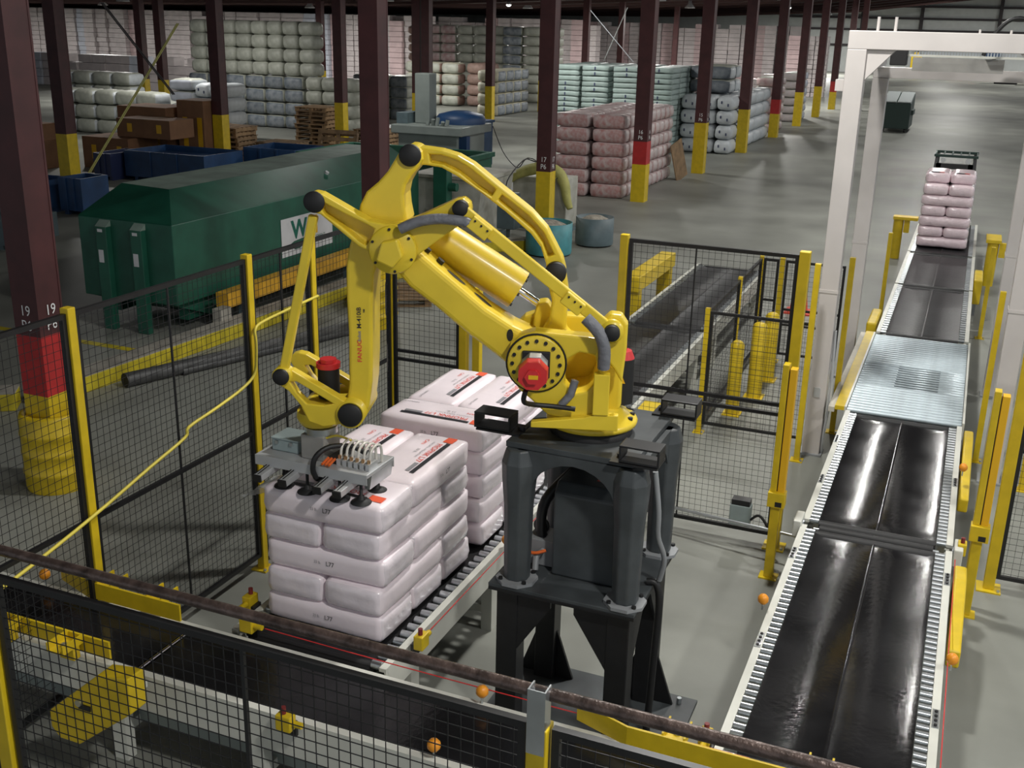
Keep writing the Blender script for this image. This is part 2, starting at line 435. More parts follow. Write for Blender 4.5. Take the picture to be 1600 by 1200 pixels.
conveyor_y('glossy black belt conveyor between the seam roller and the steel roller bed', RX0, RX1, 7.76, 10.45, ZC, 0.066, [8.2, 10.0])
conveyor_y('grey black belt conveyor just beyond the steel roller bed', RX0, RX1, 13.62, 16.5, ZC, 0.12, [14.2, 16.0], 'belt_dull')
conveyor_y('far belt conveyor section in front of the wrapped bag stack', RX0, RX1, 16.58, 19.2, ZC, 0.12, [17, 18.8], 'belt_dull')
conveyor_y('last belt conveyor section, under the wrapped bag stack', RX0, RX1, 19.28, 22.6, ZC, 0.14, [20, 22.2], 'belt_dull')
AX0, AX1 = -3.72, -2.66
conveyor_y('belt conveyor under the two pink bag stacks by the robot', AX0, AX1, 4.68, 8.62, ZC, 0.088, [5.05, 6.25, 8.2], 'belt_dull', rr=0.028)
conveyor_y('middle black belt conveyor passing through the rear fence', AX0, AX1, 8.72, 12.65, ZC, 0.088, [9.2, 10.6, 12.2], 'belt_dull', rr=0.026)
conveyor_y('farthest black belt conveyor behind the rear fence, beside the yellow guard', AX0, AX1, 12.72, 16.5, ZC, 0.12, [13.2, 16.0], 'belt_dull', rr=0.026)

# cross conveyor for single bags along the front
t = empty('cross_conveyor', (-3.0, 4.04, 0), 0, 'narrow black belt conveyor crossing the foreground behind the near fence', 'conveyor')
zc = 0.60; X0, X1, W = -3.4, 4.2, 0.56
for s, yy in ((0, 0.0), (1, W)):
    b = MB(); a = sorted((yy, yy + (0.055 if s == 0 else -0.055)))
    b.box(X0, X1, a[0], a[1], zc-0.012, zc+0.014)
    q = sorted((yy, yy + (0.012 if s == 0 else -0.012))); b.box(X0, X1, q[0], q[1], zc-0.22, zc-0.012)
    b.build('side_frame', 'frame_white', t)
for xa, xb, nm in ((X0, -0.945, 'belt'), (-0.90, X1, 'belt')):
    b = MB(); N = 24; vs = []
    for i in range(N+1):
        x = xa + (xb-xa)*i/N
        for yq, zq in ((0.07, 0), (0.2, 0.003*math.sin(i*1.3)), (0.36, 0.002*math.cos(i*0.9)), (W-0.07, 0)): vs.append((x, yq, zc - 0.006 + zq))
    b.smooth = True; b._add(vs, [(i*4+k, i*4+k+1, (i+1)*4+k+1, (i+1)*4+k) for i in range(N) for k in range(3)]); b.smooth = False
    b.build(nm, 'belt', t)
MB().cyl((-0.925, 0.06, zc-0.012), (-0.925, W-0.06, zc-0.012), 0.012, 10).build('transfer_roller', 'chrome', t)
MB().box(X0, X1, 0.07, W-0.07, zc-0.08, zc-0.03).build('slider_bed', 'black_paint', t)
for xx in (-2.6, -1.05, -0.1, 1.4, 2.9):
    for yy in (0.03, W-0.03): MB().box(xx-0.05, xx+0.05, yy-0.035, yy+0.035, 0, zc-0.22).build('leg', 'frame_white', t)
    MB().box(xx-0.03, xx+0.03, 0.065, W-0.065, 0.16, 0.22).build('crossbar', 'frame_white', t)
MB().box(X0, X1, 0.14, 0.16, 0.18, 0.38).build('return_pan', 'machine_grey', t)

# yellow side guides on the cross conveyor
def guide(x, y, face, label, L=0.9, bend=1):
    t = empty('side_guide', (x, y, 0.60), 0, label, 'guide rail', 'yellow side guides of the cross conveyor')
    s = face
    p = [(0, 0), (L, 0), (L, 0.012), (0, 0.012)]
    b = MB(); yy = -0.06*s
    pts = [(-0.30, yy + 0.10*s), (0, yy), (L, yy)] if bend > 0 else [(-0.4, yy), (L, yy)]
    for (xa, ya), (xb, yb) in zip(pts, pts[1:]):
        b._add([(xa,ya,0.03),(xb,yb,0.03),(xb,yb,0.14),(xa,ya,0.14),(xa,ya+0.014*s,0.03),(xb,yb+0.014*s,0.03),(xb,yb+0.014*s,0.14),(xa,ya+0.014*s,0.14)],
               [(0,1,2,3),(7,6,5,4),(0,4,5,1),(1,5,6,2),(2,6,7,3),(3,7,4,0)])
    b.build('guide_plate', 'yellow_paint', t)
    for fx in (0.18, 0.72):
        c = MB(); c.box(L*fx-0.06, L*fx+0.06, *sorted((yy+0.014*s, yy+0.17*s)), 0.095, 0.105)
        c.box(L*fx-0.06, L*fx-0.05, *sorted((yy+0.014*s, yy+0.17*s)), 0.105, 0.15); c.box(L*fx+0.05, L*fx+0.06, *sorted((yy+0.014*s, yy+0.17*s)), 0.105, 0.15)
        c.box(L*fx-0.05, L*fx+0.05, *sorted((yy+0.04*s, yy+0.09*s)), 0.014, 0.095)
        br = c.build('bracket', 'yellow_paint', t)
        MB().cyl((L*fx, yy+0.10*s, 0.106), (L*fx, yy+0.10*s, 0.12), 0.018, 8).build('bolt', 'steel', br)
    return t
guide(-4.72, 4.62, 1, 'yellow angled guide on the far edge of the cross conveyor by the left fence', 0.72, 1)
guide(-4.95, 4.02, -1, 'yellow guide on the near edge of the cross conveyor, seen through the mesh', 0.86, -1)
guide(-1.20, 4.60, 1, 'yellow angled guide in front of the dark robot stand at the bottom', 1.3, 1)
# yellow drive cover hanging at the near side
pl = [(-4.17, 0.52), (-3.80, 0.84), (-3.60, 0.87), (-3.60, 0.66), (-3.98, 0.36), (-4.12, 0.36), (-4.17, 0.42)]
o = MB().prism(pl, 3.68, 3.80).build('drive_cover', 'yellow_paint', None, 0.008); tag(o, 'yellow slanted drive cover on the near side of the cross conveyor', 'cover')
MB().box(-3.86, -3.80, 3.795, 4.03, 0.56, 0.60).build('hanger', 'frame_white', o)
MB().box(-3.95, -3.87, 3.672, 3.68, 0.60, 0.63).build('slot', 'black_paint', o)
c = MB().cyl((-3.94, 3.66, 0.64), (-3.94, 3.68, 0.64), 0.02, 10); c.build('bolt', 'steel', o)
# pull-cord switches (yellow boxes), pull cords and orange cord balls
def switch(x, y, z, rz, label):
    t = empty('cord_switch', (x, y, z), rz, label, 'switch', 'yellow pull cord safety switches')
    MB().box(-0.045, 0.045, -0.03, 0.03, 0, 0.09).build('housing', 'yellow_paint', t, 0.006)
    MB().cyl((0.045, 0, 0.045), (0.10, 0, 0.045), 0.018, 10).build('cord_spindle', 'yellow_paint', t)
    MB().cyl((-0.01, 0, 0.09), (-0.01, 0, 0.13), 0.014, 10).build('reset_knob', 'knob_red', t)
    MB().box(-0.04, 0.04, 0.03, 0.05, -0.06, 0.03).build('mount_plate', 'black_paint', t)
switch(-3.58, 4.66, 0.62, 0, 'yellow cord switch on the cross conveyor below the front pink stack, left')
switch(-3.775, 4.95, 0.58, -PI/2, 'yellow cord switch on the left frame of the stack conveyor')
switch(-2.58, 4.96, 0.60, PI/2, 'yellow cord switch at the right front corner of the stack conveyor')
switch(-0.85, 4.80, 0.56, -PI/2, 'yellow cord switch at the near left corner of the right conveyor')
switch(-2.86, 3.98, 0.60, 0, 'yellow cord switch on the near frame of the cross conveyor')
switch(0.32, 7.72, 0.56, PI/2, 'yellow cord switch on the right frame at the belt seam')
def cord(pts, label):
    o = MB().tube(pts, 0.0035, 5).build('pull_cord', 'cord_red'); tag(o, label, 'cord')
cord([(-3.46, 4.66, 0.665), (-2.6, 4.66, 0.655), (-1.7, 4.66, 0.655), (-0.6, 4.66, 0.66)], 'red pull cord stretched along the far edge of the cross conveyor')
cord([(-2.62, 5.1, 0.60), (-2.62, 6.8, 0.595), (-2.62, 8.6, 0.60)], 'red pull cord along the right frame of the stack conveyor')
cord([(0.285, 4.9, 0.56), (0.285, 6.2, 0.555), (0.285, 7.6, 0.56)], 'red pull cord along the right edge of the near right conveyor')
def ball(x, y, z, label):
    t = MB().lathe([(0.0005, -0.036), (0.02, -0.03), (0.034, -0.012), (0.034, 0.012), (0.02, 0.03), (0.0005, 0.036)], 14).build('cord_ball', 'orange_plastic', None, loc=(x, y, z)); tag(t, label, 'cord ball', 'orange cord balls')
    MB().cyl((0, 0, -0.075), (0, 0, -0.034), 0.006, 6).build('stud', 'steel', t)
ball(-2.02, 4.585, 0.69, 'orange ball on the far frame of the cross conveyor left of the yellow post')
ball(-2.05, 4.07, 0.69, 'orange ball on the near frame of the cross conveyor at the bottom edge')
ball(-0.83, 6.28, 0.66, 'orange ball on the left frame of the near right conveyor')
ball(0.30, 6.05, 0.66, 'orange ball on the right frame of the near right conveyor')
ball(0.29, 9.2, 0.66, 'orange ball on the right frame of the glossy belt section')
ball(-5.08, 4.585, 0.69, 'orange ball on the cross conveyor at the left edge of the picture')
ball(-2.63, 6.35, 0.66, 'orange ball beside the pedestal on the stack conveyor frame')
# seam roller bearings / end plates and label plates on the right conveyor
for (x, lb) in ((-0.82, 'left'), (0.30, 'right')):
    o = empty('seam_bearing', (x, 7.71, 0), 0, 'grey bearing block at the %s end of the belt seam roller' % lb, 'bearing', 'belt seam bearing blocks')
    MB().box(-0.03, 0.03, -0.10, 0.10, 0.50, 0.63).build('block', 'frame_white', o, 0.008)
    MB().cyl((-0.04, 0, 0.575), (0.04, 0, 0.575), 0.03, 14).build('shaft_end', 'steel', o)
o = empty('seam_roller', (-0.267, 7.71, 0.545), 0, 'black roller across the belt seam of the right conveyor', 'roller')
MB().cyl((-0.40, 0, 0), (0.40, 0, 0), 0.035, 18).build('tube', 'rubber', o)
MB().cyl((-0.44, 0, 0), (0.44, 0, 0), 0.012, 10).build('axle', 'steel', o)
for (y, x, lb) in ((5.9, RX0+0.02, 'lower left'), (7.15, RX0+0.02, 'left below the seam'), (8.6, RX0+0.02, 'left above the seam'), (9.6, RX0+0.02, 'left below the roller bed'), (5.5, RX1-0.02, 'lower right'), (7.2, RX1-0.02, 'right below the seam'), (9.0, RX1-0.02, 'right above the seam')):
    o = MB().box(-0.018, 0.018, -0.09, 0.09, 0, 0.004).build('splice_plate', 'steel', None, loc=(x, y, ZC+0.012)); tag(o, 'small dark splice plate on the right conveyor frame, ' + lb, 'plate', 'splice plates on conveyor frame')
    for i in range(4): MB().cyl((0, -0.066+0.044*i, 0.004), (0, -0.066+0.044*i, 0.012), 0.009, 8).build('bolt', 'black_paint', o)
# yellow chain guards on the right of the right conveyor
for (y0, y1, lb) in ((6.5, 7.48, 'yellow white chain guard beside the near right conveyor'), (9.0, 10.4, 'yellow chain guard beside the glossy belt section')):
    pl = [(y0, 0.34), (y1-0.25, 0.30), (y1, 0.35), (y1, 0.58), (y1-0.25, 0.60), (y0, 0.46)]
    o = MB().prism(pl, 0.285, 0.365, lambda u, v, a: (a, u, v)).build('chain_guard', 'yellow_paint', None, 0.015, 3); tag(o, lb, 'chain guard')
    MB().box(0.265, 0.284, (y0+y1)/2-0.04, (y0+y1)/2+0.04, 0.38, 0.44).build('mount', 'steel', o)
# steel roller bed inside the gantry
t = empty('roller_bed', ((RX0+RX1)/2, 10.52, 0), 0, 'pale steel roller bed in the right conveyor under the white gantry', 'roller conveyor')
L = 3.03; w = (RX1-RX0)/2; nr = 36; pitch = L/nr
MB().box(-w-0.02, -w, 0, L, ZC-0.14, ZC+0.02).build('side_frame', 'frame_white', t); MB().box(w, w+0.02, 0, L, ZC-0.14, ZC+0.02).build('side_frame', 'frame_white', t)
b = MB(); b.box(-w-0.11, -w-0.02, 0, L, ZC-0.02, ZC+0.02); b.build('yellow_side_plate', 'yellow_paint', t)
MB().box(-w-0.17, -w-0.112, 0, L, ZC-0.05, ZC).build('kick_plate', 'cream', t)
mfull = MB().cyl((-w+0.005, 0, 0), (w-0.005, 0, 0), pitch*0.28, 14).mesh('roller', 'zinc')
bb = MB(); r = pitch*0.28
bb.lathe([(r, -w+0.005), (r, -0.16), (r*0.55, -0.155), (r*0.55, 0.27), (r, 0.275), (r, w-0.005)], 14, axis='x')
mcut = bb.mesh('roller', 'zinc')
for i in range(nr):
    y = (i+0.5)*pitch
    inst(mcut if 0.95 < y < 1.75 else mfull, 'roller', t, (0, y, ZC-0.02))
MB().box(-w, w, 0.02, L-0.02, ZC-0.2, ZC-0.13).build('pan', 'black_paint', t)
for yy in (0.2, L-0.2):
    for s in (-1, 1): MB().box(s*(w-0.05)-0.04, s*(w-0.05)+0.04, yy-0.05, yy+0.05, 0, ZC-0.2).build('leg', 'frame_white', t)

# ================================================================ FENCES
def post(x, y, h, label, w=0.06, m='yellow_paint', foot=True, group='yellow safety fence posts'):
    t = empty('fence_post', (x, y, 0), 0, label, 'post', group)
    MB().box(-w/2, w/2, -w/2, w/2, 0.012, h).build('upright', m, t, 0.004)
    if foot:
        f = MB().box(-w*1.1, w*1.1, -w*1.1, w*1.1, 0, 0.012).build('foot_plate', m, t)
        MB().cyl((w*0.85, -w*0.85, 0.012), (w*0.85, -w*0.85, 0.03), 0.012, 6).build('anchor_bolt', 'steel', f)
    return t
def panel(p0, p1, z0, z1, label, s=0.05, braces=(), mid=None, side=True, wire=0.0023, railw=0.03, group='black wire mesh fence panels', sv=None):
    a = Vector((p0[0], p0[1], 0)); b_ = Vector((p1[0], p1[1], 0)); d = b_ - a; L = d.length
    t = empty('mesh_fence', (a.x, a.y, 0), math.atan2(d.y, d.x), label, 'fence', group)
    w = railw; zt = z1 - w/2; zb = z0 + w/2
    MB().bar((0, 0, zt), (L, 0, zt), w, w).build('top_rail', 'black_paint', t)
    MB().bar((0, 0, zb), (L, 0, zb), w, w).build('bottom_rail', 'black_paint', t)
    if side:
        for x in (w/2, L-w/2): MB().box(x-w/2, x+w/2, -w/2, w/2, z0+w, z1-w).build('side_rail', 'black_paint', t)
    if mid:
        for zm in mid: MB().bar((w, 0, zm), (L-w, 0, zm), w*0.9, w*0.9).build('middle_rail', 'black_paint', t)
    for x in braces: MB().box(x-0.006, x+0.006, -0.006, 0.006, z0+w, z1-w).build('stiffener', 'black_paint', t)
    m = MB(); n = int(L/s)
    for i in range(1, n):
        x = L*i/n; m.bar((x, 0.004, z0+w), (x, 0.004, z1-w), wire, wire, False)
    k = int((z1-z0)/(sv or s))
    for i in range(1, k):
        z = z0 + (z1-z0)*i/k; m.bar((w, -0.002, z), (L-w, -0.002, z), wire, wire, False)
    mo = m.build('wire_mesh', 'wire', t); mo['kind'] = 'stuff'
    return t
FX, FB, FT = -4.66, 8.40, 2.46
for y, lb in ((4.6, 'yellow fence post at far left behind the yellow guide'), (6.3, 'yellow fence post left of the front bag stack'), (7.12, 'yellow fence post crossed by the thin robot rod'), (2.9, 'yellow fence post left of the near conveyor')):
    post(FX, y, FT + 0.03, lb)
post(FX, FB, FT + 0.03, 'yellow corner fence post behind the robot upper arm', 0.05)
for y0, y1, lb in ((2.93, 4.57, 'left side mesh panel next to column 19'), (4.63, 6.27, 'left side mesh panel carrying the yellow hose, in front of the green container'), (6.33, 7.09, 'narrow left side mesh panel behind the thin robot rod'), (7.15, 8.37, 'left side mesh panel behind the robot wrist motor')):
    panel((FX, y0), (FX, y1), 0.12, FT, lb, 0.05, [(y1-y0)*0.5], [1.15])
# rear fence
post(-3.93, FB, 1.9, 'yellow post behind the lower arm beside the conveyor opening', 0.07)
post(-3.80, FB, 1.9, 'second yellow post behind the lower arm at the conveyor opening', 0.07)
panel((FX+0.03, FB), (-3.97, FB), 0.12, FT, 'rear mesh panel between the upper arm and lower arm of the robot', 0.05, [], [1.15, 1.23])
post(-2.50, FB, FT + 0.03, 'tall yellow post right behind the robot base', 0.065)
post(-1.07, FB, FT + 0.03, 'tall yellow post at the right end of the rear fence', 0.08)
panel((-2.46, FB), (-1.11, FB), 0.10, FT, 'rear mesh panel to the right of the robot pedestal', 0.05, [0.55], [1.16, 1.24])
for z in (1.3,): pass
# light curtain columns either side of the right conveyor
def curtain(x, y, s, label):
    t = empty('light_curtain', (x, y, 0), 0, label, 'light curtain', 'yellow light curtain columns')
    MB().box(-0.035, 0.035, -0.035, 0.035, 0.012, 0.62).build('stand', 'yellow_paint', t, 0.004)
    MB().box(-0.035, 0.035, 0.10, 0.16, 0.2, 0.70).build('rear_stand', 'yellow_paint', t, 0.004)
    MB().box(-0.07, 0.07, -0.06, 0.06, 0, 0.012).build('foot_plate', 'yellow_paint', t)
    MB().box(-0.06, 0.07, -0.07, 0.03, 0.62, 0.74).build('clamp', 'yellow_paint', t, 0.004)
    MB().box(0.0, 0.05, -0.0715, -0.0705, 0.63, 0.67).build('clamp_opening', 'black_paint', t)
    MB().box(-0.05, -0.004, -0.04, 0.05, 0.74, 1.75).build('sensor_housing', 'yellow_paint', t, 0.004)
    MB().box(0.004, 0.055, -0.03, 0.05, 0.70, 1.72).build('guard_channel', 'sign_yellow', t, 0.004)
    MB().box(-0.004, 0.004, -0.02, 0.04, 0.74, 1.70).build('seam_strip', 'black_paint', t)
curtain(-1.02, 7.86, 1, 'yellow light curtain column left of the right conveyor')
curtain(0.42, 7.9, -1, 'yellow light curtain column right of the right conveyor')
post(0.58, 8.40, FT+0.03, 'tall yellow post right of the steel roller bed', 0.08)
panel((0.62, 8.4), (2.1, 8.4), 0.10, FT, 'mesh panel at the right edge of the picture', 0.05, [], [1.16])
for x, y, h, lb in ((-1.20, 10.42, 2.0, 'thin yellow post in front of the near gantry leg'), (-0.98, 11.4, 1.9, 'yellow sensor post between the two left gantry legs'), (-0.93, 16.36, 1.35, 'thin yellow post left of the far belt, beyond the gantry'),
                    (0.45, 11.2, 1.75, 'yellow sensor post beside the right edge of the roller bed'), (0.44, 16.2, 1.3, 'thin yellow post right of the far belt section'), (0.86, 10.6, 1.5, 'yellow post at the right edge behind the mesh')):
    post(x, y, h, lb, 0.055, group='thin yellow posts along the right conveyor')
# inner fence beside the far conveyor
IX = -2.28
for y, h, lb in ((10.77, 1.36, 'short yellow post at the corner of the inner fence'), (12.4, 1.36, 'slim yellow post in the middle of the inner fence'), (13.75, 1.36, 'slim yellow post at the far end of the inner fence')):
    post(IX, y, h, lb, 0.05)
panel((IX, 10.80), (IX, 12.37), 0.1, 1.33, 'inner mesh panel along the conveyor, near half', 0.05)
panel((IX, 12.43), (IX, 13.72), 0.1, 1.33, 'inner mesh panel along the conveyor, far half', 0.06)
panel((IX+0.03, 10.77), (-1.24, 10.77), 0.1, 1.33, 'inner mesh panel facing the camera in front of the bollards', 0.05)
post(-2.02, 13.75, 1.36, 'yellow gate post left of the red cone', 0.06)
panel((IX+0.03, 13.75), (-2.06, 13.75), 0.1, 1.33, 'narrow black gate panel beside the gate post', 0.06, [], [0.8])
panel((-1.98, 13.75), (-1.25, 13.75), 0.1, 1.33, 'mesh panel behind the red cone', 0.06, [], [0.7, 0.5])
def bollard(x, y, h, r, label):
    t = empty('bollard', (x, y, 0), 0, label, 'bollard', 'yellow bollards')
    MB().lathe([(r, 0.01), (r, h-0.05), (r*0.8, h-0.02), (r*0.4, h), (0.0005, h+0.005)], 20).build('tube', 'yellow_paint', t)
    MB().box(-r*1.3, r*1.3, -r*1.3, r*1.3, 0, 0.012).build('foot_plate', 'yellow_paint', t)
bollard(-2.08, 11.5, 0.85, 0.075, 'yellow bollard behind the inner fence, nearest the robot')
bollard(-1.97, 12.2, 0.9, 0.085, 'yellow bollard in the middle behind the inner fence')
bollard(-1.95, 12.92, 0.85, 0.085, 'yellow bollard behind the inner fence next to the black gate')
# red cone
t = empty('traffic_cone', (-2.12, 16.5, 0), 0, 'tall red cone behind the inner fence', 'cone')
MB().lathe([(0.16, 0.02), (0.135, 0.04), (0.05, 0.78), (0.035, 0.80), (0.0005, 0.80)], 20).build('cone_body', 'cone_red', t); MB().box(-0.19, 0.19, -0.19, 0.19, 0, 0.025).build('foot', 'cone_red', t)
# conduit and junction box on the rear fence
t = empty('junction_box', (-1.36, 8.34, 0.18), 0, 'grey junction box on a steel conduit at the rear fence', 'junction box')
MB().box(-0.085, 0.085, -0.05, 0.05, 0, 0.18).build('housing', 'grey_box', t, 0.008); MB().box(-0.075, 0.075, -0.045, 0.05, 0.18, 0.225).build('bracket', 'black_paint', t)
o = MB().cyl((-2.3, 8.34, 0.23), (-0.80, 8.10, 0.27), 0.014, 10).build('conduit', 'steel'); tag(o, 'steel conduit running across the foot of the rear fence', 'pipe')
o = MB().tube([(-1.27, 8.32, 0.24), (-1.2, 8.3, 0.30), (-1.12, 8.28, 0.22), (-1.06, 8.2, 0.14), (-1.02, 8.16, 0.26)], 0.012, 6).build('cable', 'cable_black'); tag(o, 'black cable looping from the junction box to the light curtain', 'cable')
MBk = MB().box(-0.5, 0.5, -0.06, 0.06, 0, 0.05)
# yellow hose draped along the left fence
pts = [(-4.60, 3.1, 0.98), (-4.60, 3.9, 1.08), (-4.60, 4.55, 1.20), (-4.61, 5.1, 1.32), (-4.61, 5.45, 1.40), (-4.61, 5.5, 1.46), (-4.61, 5.8, 1.50), (-4.61, 6.1, 1.55), (-4.60, 6.24, 1.62), (-4.59, 6.26, 1.75), (-4.585, 6.26, 1.87), (-4.60, 6.28, 1.95), (-4.61, 6.4, 1.98), (-4.61, 6.8, 2.0), (-4.59, 7.1, 2.02)]
o = MB().tube(pts, 0.011, 8).build('air_hose', 'cable_yellow'); tag(o, 'yellow air hose draped along the left fence', 'hose')

# near fence and pipe, close to the camera
NY = 2.18
for x, lb in ((-2.665, 'yellow near fence post at the lower left corner of the picture'), (-0.80, 'yellow near fence post with a galvanised strut at bottom centre')):
    post(x, NY, 2.43, lb, 0.055)
panel((-4.5, NY), (-2.70, NY), 0.12, 2.43, 'near mesh panel leaving the picture at lower left', 0.037, [0.9], [1.2], wire=0.0024, railw=0.021)
panel((-2.63, NY), (-0.835, NY), 0.12, 2.43, 'near mesh panel across the foreground conveyor', 0.037, [0.93], [1.2], wire=0.0024, railw=0.021)
panel((-0.765, NY), (1.0, NY), 0.12, 2.43, 'near mesh panel at bottom right under the rusty pipe', 0.037, [0.9], [1.2], wire=0.0024, railw=0.021)
o = MB().cyl((-4.8, NY+0.01, 2.515), (1.3, NY+0.01, 2.515), 0.017, 16).build('guard_pipe', 'rusty_pipe'); tag(o, 'rusty brown pipe running across the foreground above the near fence', 'pipe')
t = empty('strut_channel', (-0.80, NY, 2.36), 0, 'galvanised strut channel on top of the near yellow post', 'strut')
b = MB(); b.box(-0.024, 0.024, -0.034, -0.030, 0, 0.185); b.box(-0.024, -0.020, -0.030, 0.008, 0.0705, 0.185); b.box(0.020, 0.024, -0.030, 0.008, 0.0705, 0.185); b.build('channel', 'steel', t)
MB().box(-0.019, 0.019, -0.029, 0.0, 0.16, 0.172).build('clamp_nut', 'chrome', t)

# ================================================================ ROBOT STAND, RISER, ROBOT
t = empty('steel_stand', (-1.785, 5.535, 0), 0, 'black steel stand with four legs under the robot riser', 'stand')
hx, hy = 0.435, 0.435
MB().box(-hx, hx, -hy, hy, 1.00, 1.022).build('top_plate', 'black_paint', t, 0.003)
MB().box(-hx-0.12, hx+0.22, -hy-0.12, hy+0.0, 0, 0.02).build('base_plate', 'pedestal_grey', t)
lw = 0.13
for sx in (-1, 1):
    for sy in (-1, 1):
        cx, cy = sx*(hx-0.10), sy*(hy-0.11)
        lg = MB().box(cx-lw/2, cx+lw/2, cy-lw/2, cy+lw/2, 0.02, 1.0).build('leg', 'black_paint', t, 0.006)
        for ax in (0, 1):
            s2 = -sx if ax == 0 else -sy
            pl = [(0, 1.0), (0.20*s2, 1.0), (0.20*s2, 0.93), (0, 0.62)]
            if ax == 0: MB().prism([(cx+s2*lw/2+u, v) for u, v in pl], cy-sy*-0.05-0.008, cy-sy*-0.05+0.008).build('top_gusset', 'black_paint', lg)
            else: MB().prism([(cy+s2*lw/2+u, v) for u, v in pl], cx+sx*0.05-0.008, cx+sx*0.05+0.008, lambda u, v, a: (a, u, v)).build('top_gusset', 'black_paint', lg)
        if sy > 0:
            for s2 in (-1, 1):
                pl = [(0, 0.02), (0.12*s2, 0.02), (0, 0.36)]
                MB().prism([(cx+s2*lw/2+u, v) for u, v in pl], cy-0.01, cy+0.01).build('foot_gusset', 'black_paint', lg)
for sx, sy in ((-1,-1),(1,-1),(-1,1),(1,1)):
    MB().cyl((sx*(hx+0.06)+0.06, sy*(hy-0.05)-0.03, 0.02), (sx*(hx+0.06)+0.06, sy*(hy-0.05)-0.03, 0.06), 0.016, 6).build('anchor_bolt', 'steel', t)

t = empty('robot_riser', (-1.785, 5.535, 1.022), 0, 'dark grey riser with four octagonal columns under the yellow robot', 'pedestal')
MB().box(-hx, hx, -hy, hy, 0, 0.022).build('bottom_plate', 'pedestal_grey', t, 0.003)
ZT = 0.878
MB().box(-0.375, 0.36, -0.36, 0.47, ZT-0.035, ZT).build('top_plate', 'pedestal_grey', t, 0.004)
cols = [(-0.30, -0.33), (0.37-0.02, -0.33), (-0.30, 0.36), (0.37-0.02, 0.36)]
for cx, cy in cols:
    c = MB()
    ring = []
    for z, r in ((0.04, 0.074), (0.50, 0.082), (0.66, 0.095), (ZT-0.12, 0.098), (ZT-0.036, 0.075)):
        ring.append([(cx + r*1.05*math.cos(PI/8+PI/4*k), cy + r*1.05*math.sin(PI/8+PI/4*k), z) for k in range(8)])
    vs = [p for r_ in ring for p in r_]
    c._add(vs, [(i*8+k, i*8+(k+1) % 8, (i+1)*8+(k+1) % 8, (i+1)*8+k) for i in range(len(ring)-1) for k in range(8)] + [tuple(range(7,-1,-1)), tuple(range(32, 40))])
    col = c.build('column', 'pedestal_grey', t, 0.01)
    f = MB().cyl((cx, cy, 0.0225), (cx, cy, 0.042), 0.122, 8, ang=PI/8).build('flange', 'motor_grey', col)
    for k in range(4):
        a = PI/4 + PI/2*k; 
        MB().cyl((cx+0.102*math.cos(a), cy+0.102*math.sin(a), 0.042), (cx+0.102*math.cos(a), cy+0.102*math.sin(a), 0.056), 0.013, 8).build('flange_bolt', 'black_paint', f)
# arched skirts joining the columns under the top plate
def arch(u0, u1, zt, zl):
    N = 12; c = (u0+u1)/2; hw = (u1-u0)/2 - 0.07; pts = [(u0, zt), (u1, zt), (u1, zl), (c+hw, zl)]
    for i in range(1, N): 
        a = PI*i/N; pts.append((c + hw*math.cos(a), zl + (zt-0.045-zl)*math.sin(a)))
    return pts + [(c-hw, zl), (u0, zl)]
for y in (-0.34, 0.36): MB().prism(arch(-0.30, 0.35, ZT-0.036, 0.56), y-0.03, y+0.03).build('arch', 'pedestal_grey', t)
for x in (-0.32, 0.36): MB().prism(arch(-0.33, 0.36, ZT-0.036, 0.56), x-0.03, x+0.03, lambda u, v, a: (a, u, v)).build('arch', 'pedestal_grey', t)
pl = [(-0.24, 0.024), (0.22, 0.024), (0.22, 0.50), (0.14, 0.60), (-0.18, 0.60), (-0.24, 0.54)]
bx = MB().prism([(u*0.9, v) for u, v in pl], -0.16, 0.24, lambda u, v, a: (a+0.02, u+0.02, v)).build('equipment_box', 'pedestal_grey', t, 0.012)
MB().box(0.07, 0.13, -0.06, -0.02, 0.6005, 0.602).build('warning_label', 'print_red', bx)
MB().box(-0.33, -0.16, -0.12, 0.06, 0.024, 0.19).build('connector_block', 'motor_grey', t, 0.006)
MB().lathe([(0.035, -0.006), (0.05, -0.006), (0.05, 0.006), (0.035, 0.006), (0.035, -0.006)], 16, (-0.27, -0.03, 0.24), 'y').build('lifting_eye', 'black_paint', t)
MB().tube([(-0.36, -0.12, 0.16), (-0.31, -0.17, 0.13), (-0.25, -0.18, 0.13), (-0.19, -0.16, 0.15)], 0.010, 6).build('orange_cable', 'cable_orange', t)
MB().tube([(-0.24, -0.2, 0.03), (-0.25, -0.16, 0.10), (-0.21, -0.08, 0.14)], 0.02, 6).build('cable_bundle', 'motor_grey', t)
MB().tube([(0.12, 0.45, 0.86), (0.02, 0.28, 0.72), (-0.12, 0.08, 0.58), (-0.24, -0.05, 0.42), (-0.26, -0.07, 0.25), (-0.25, -0.06, 0.19)], 0.032, 8).build('black_cable_duct', 'cable_black', t)
MB().tube([(0.44, -0.20, 0.78), (0.47, -0.19, 0.55), (0.47, -0.16, 0.38), (0.50, -0.10, 0.22), (0.47, -0.06, 0.06)], 0.016, 8).build('grey_cable', 'motor_grey', t)
MB().tube([(0.40, -0.07, 0.04), (0.455, -0.06, 0.03), (0.48, -0.06, -0.10), (0.47, -0.05, -0.4), (0.46, -0.05, -0.8), (0.45, -0.04, -0.99)], 0.022, 8).build('floor_cable', 'cable_black', t)
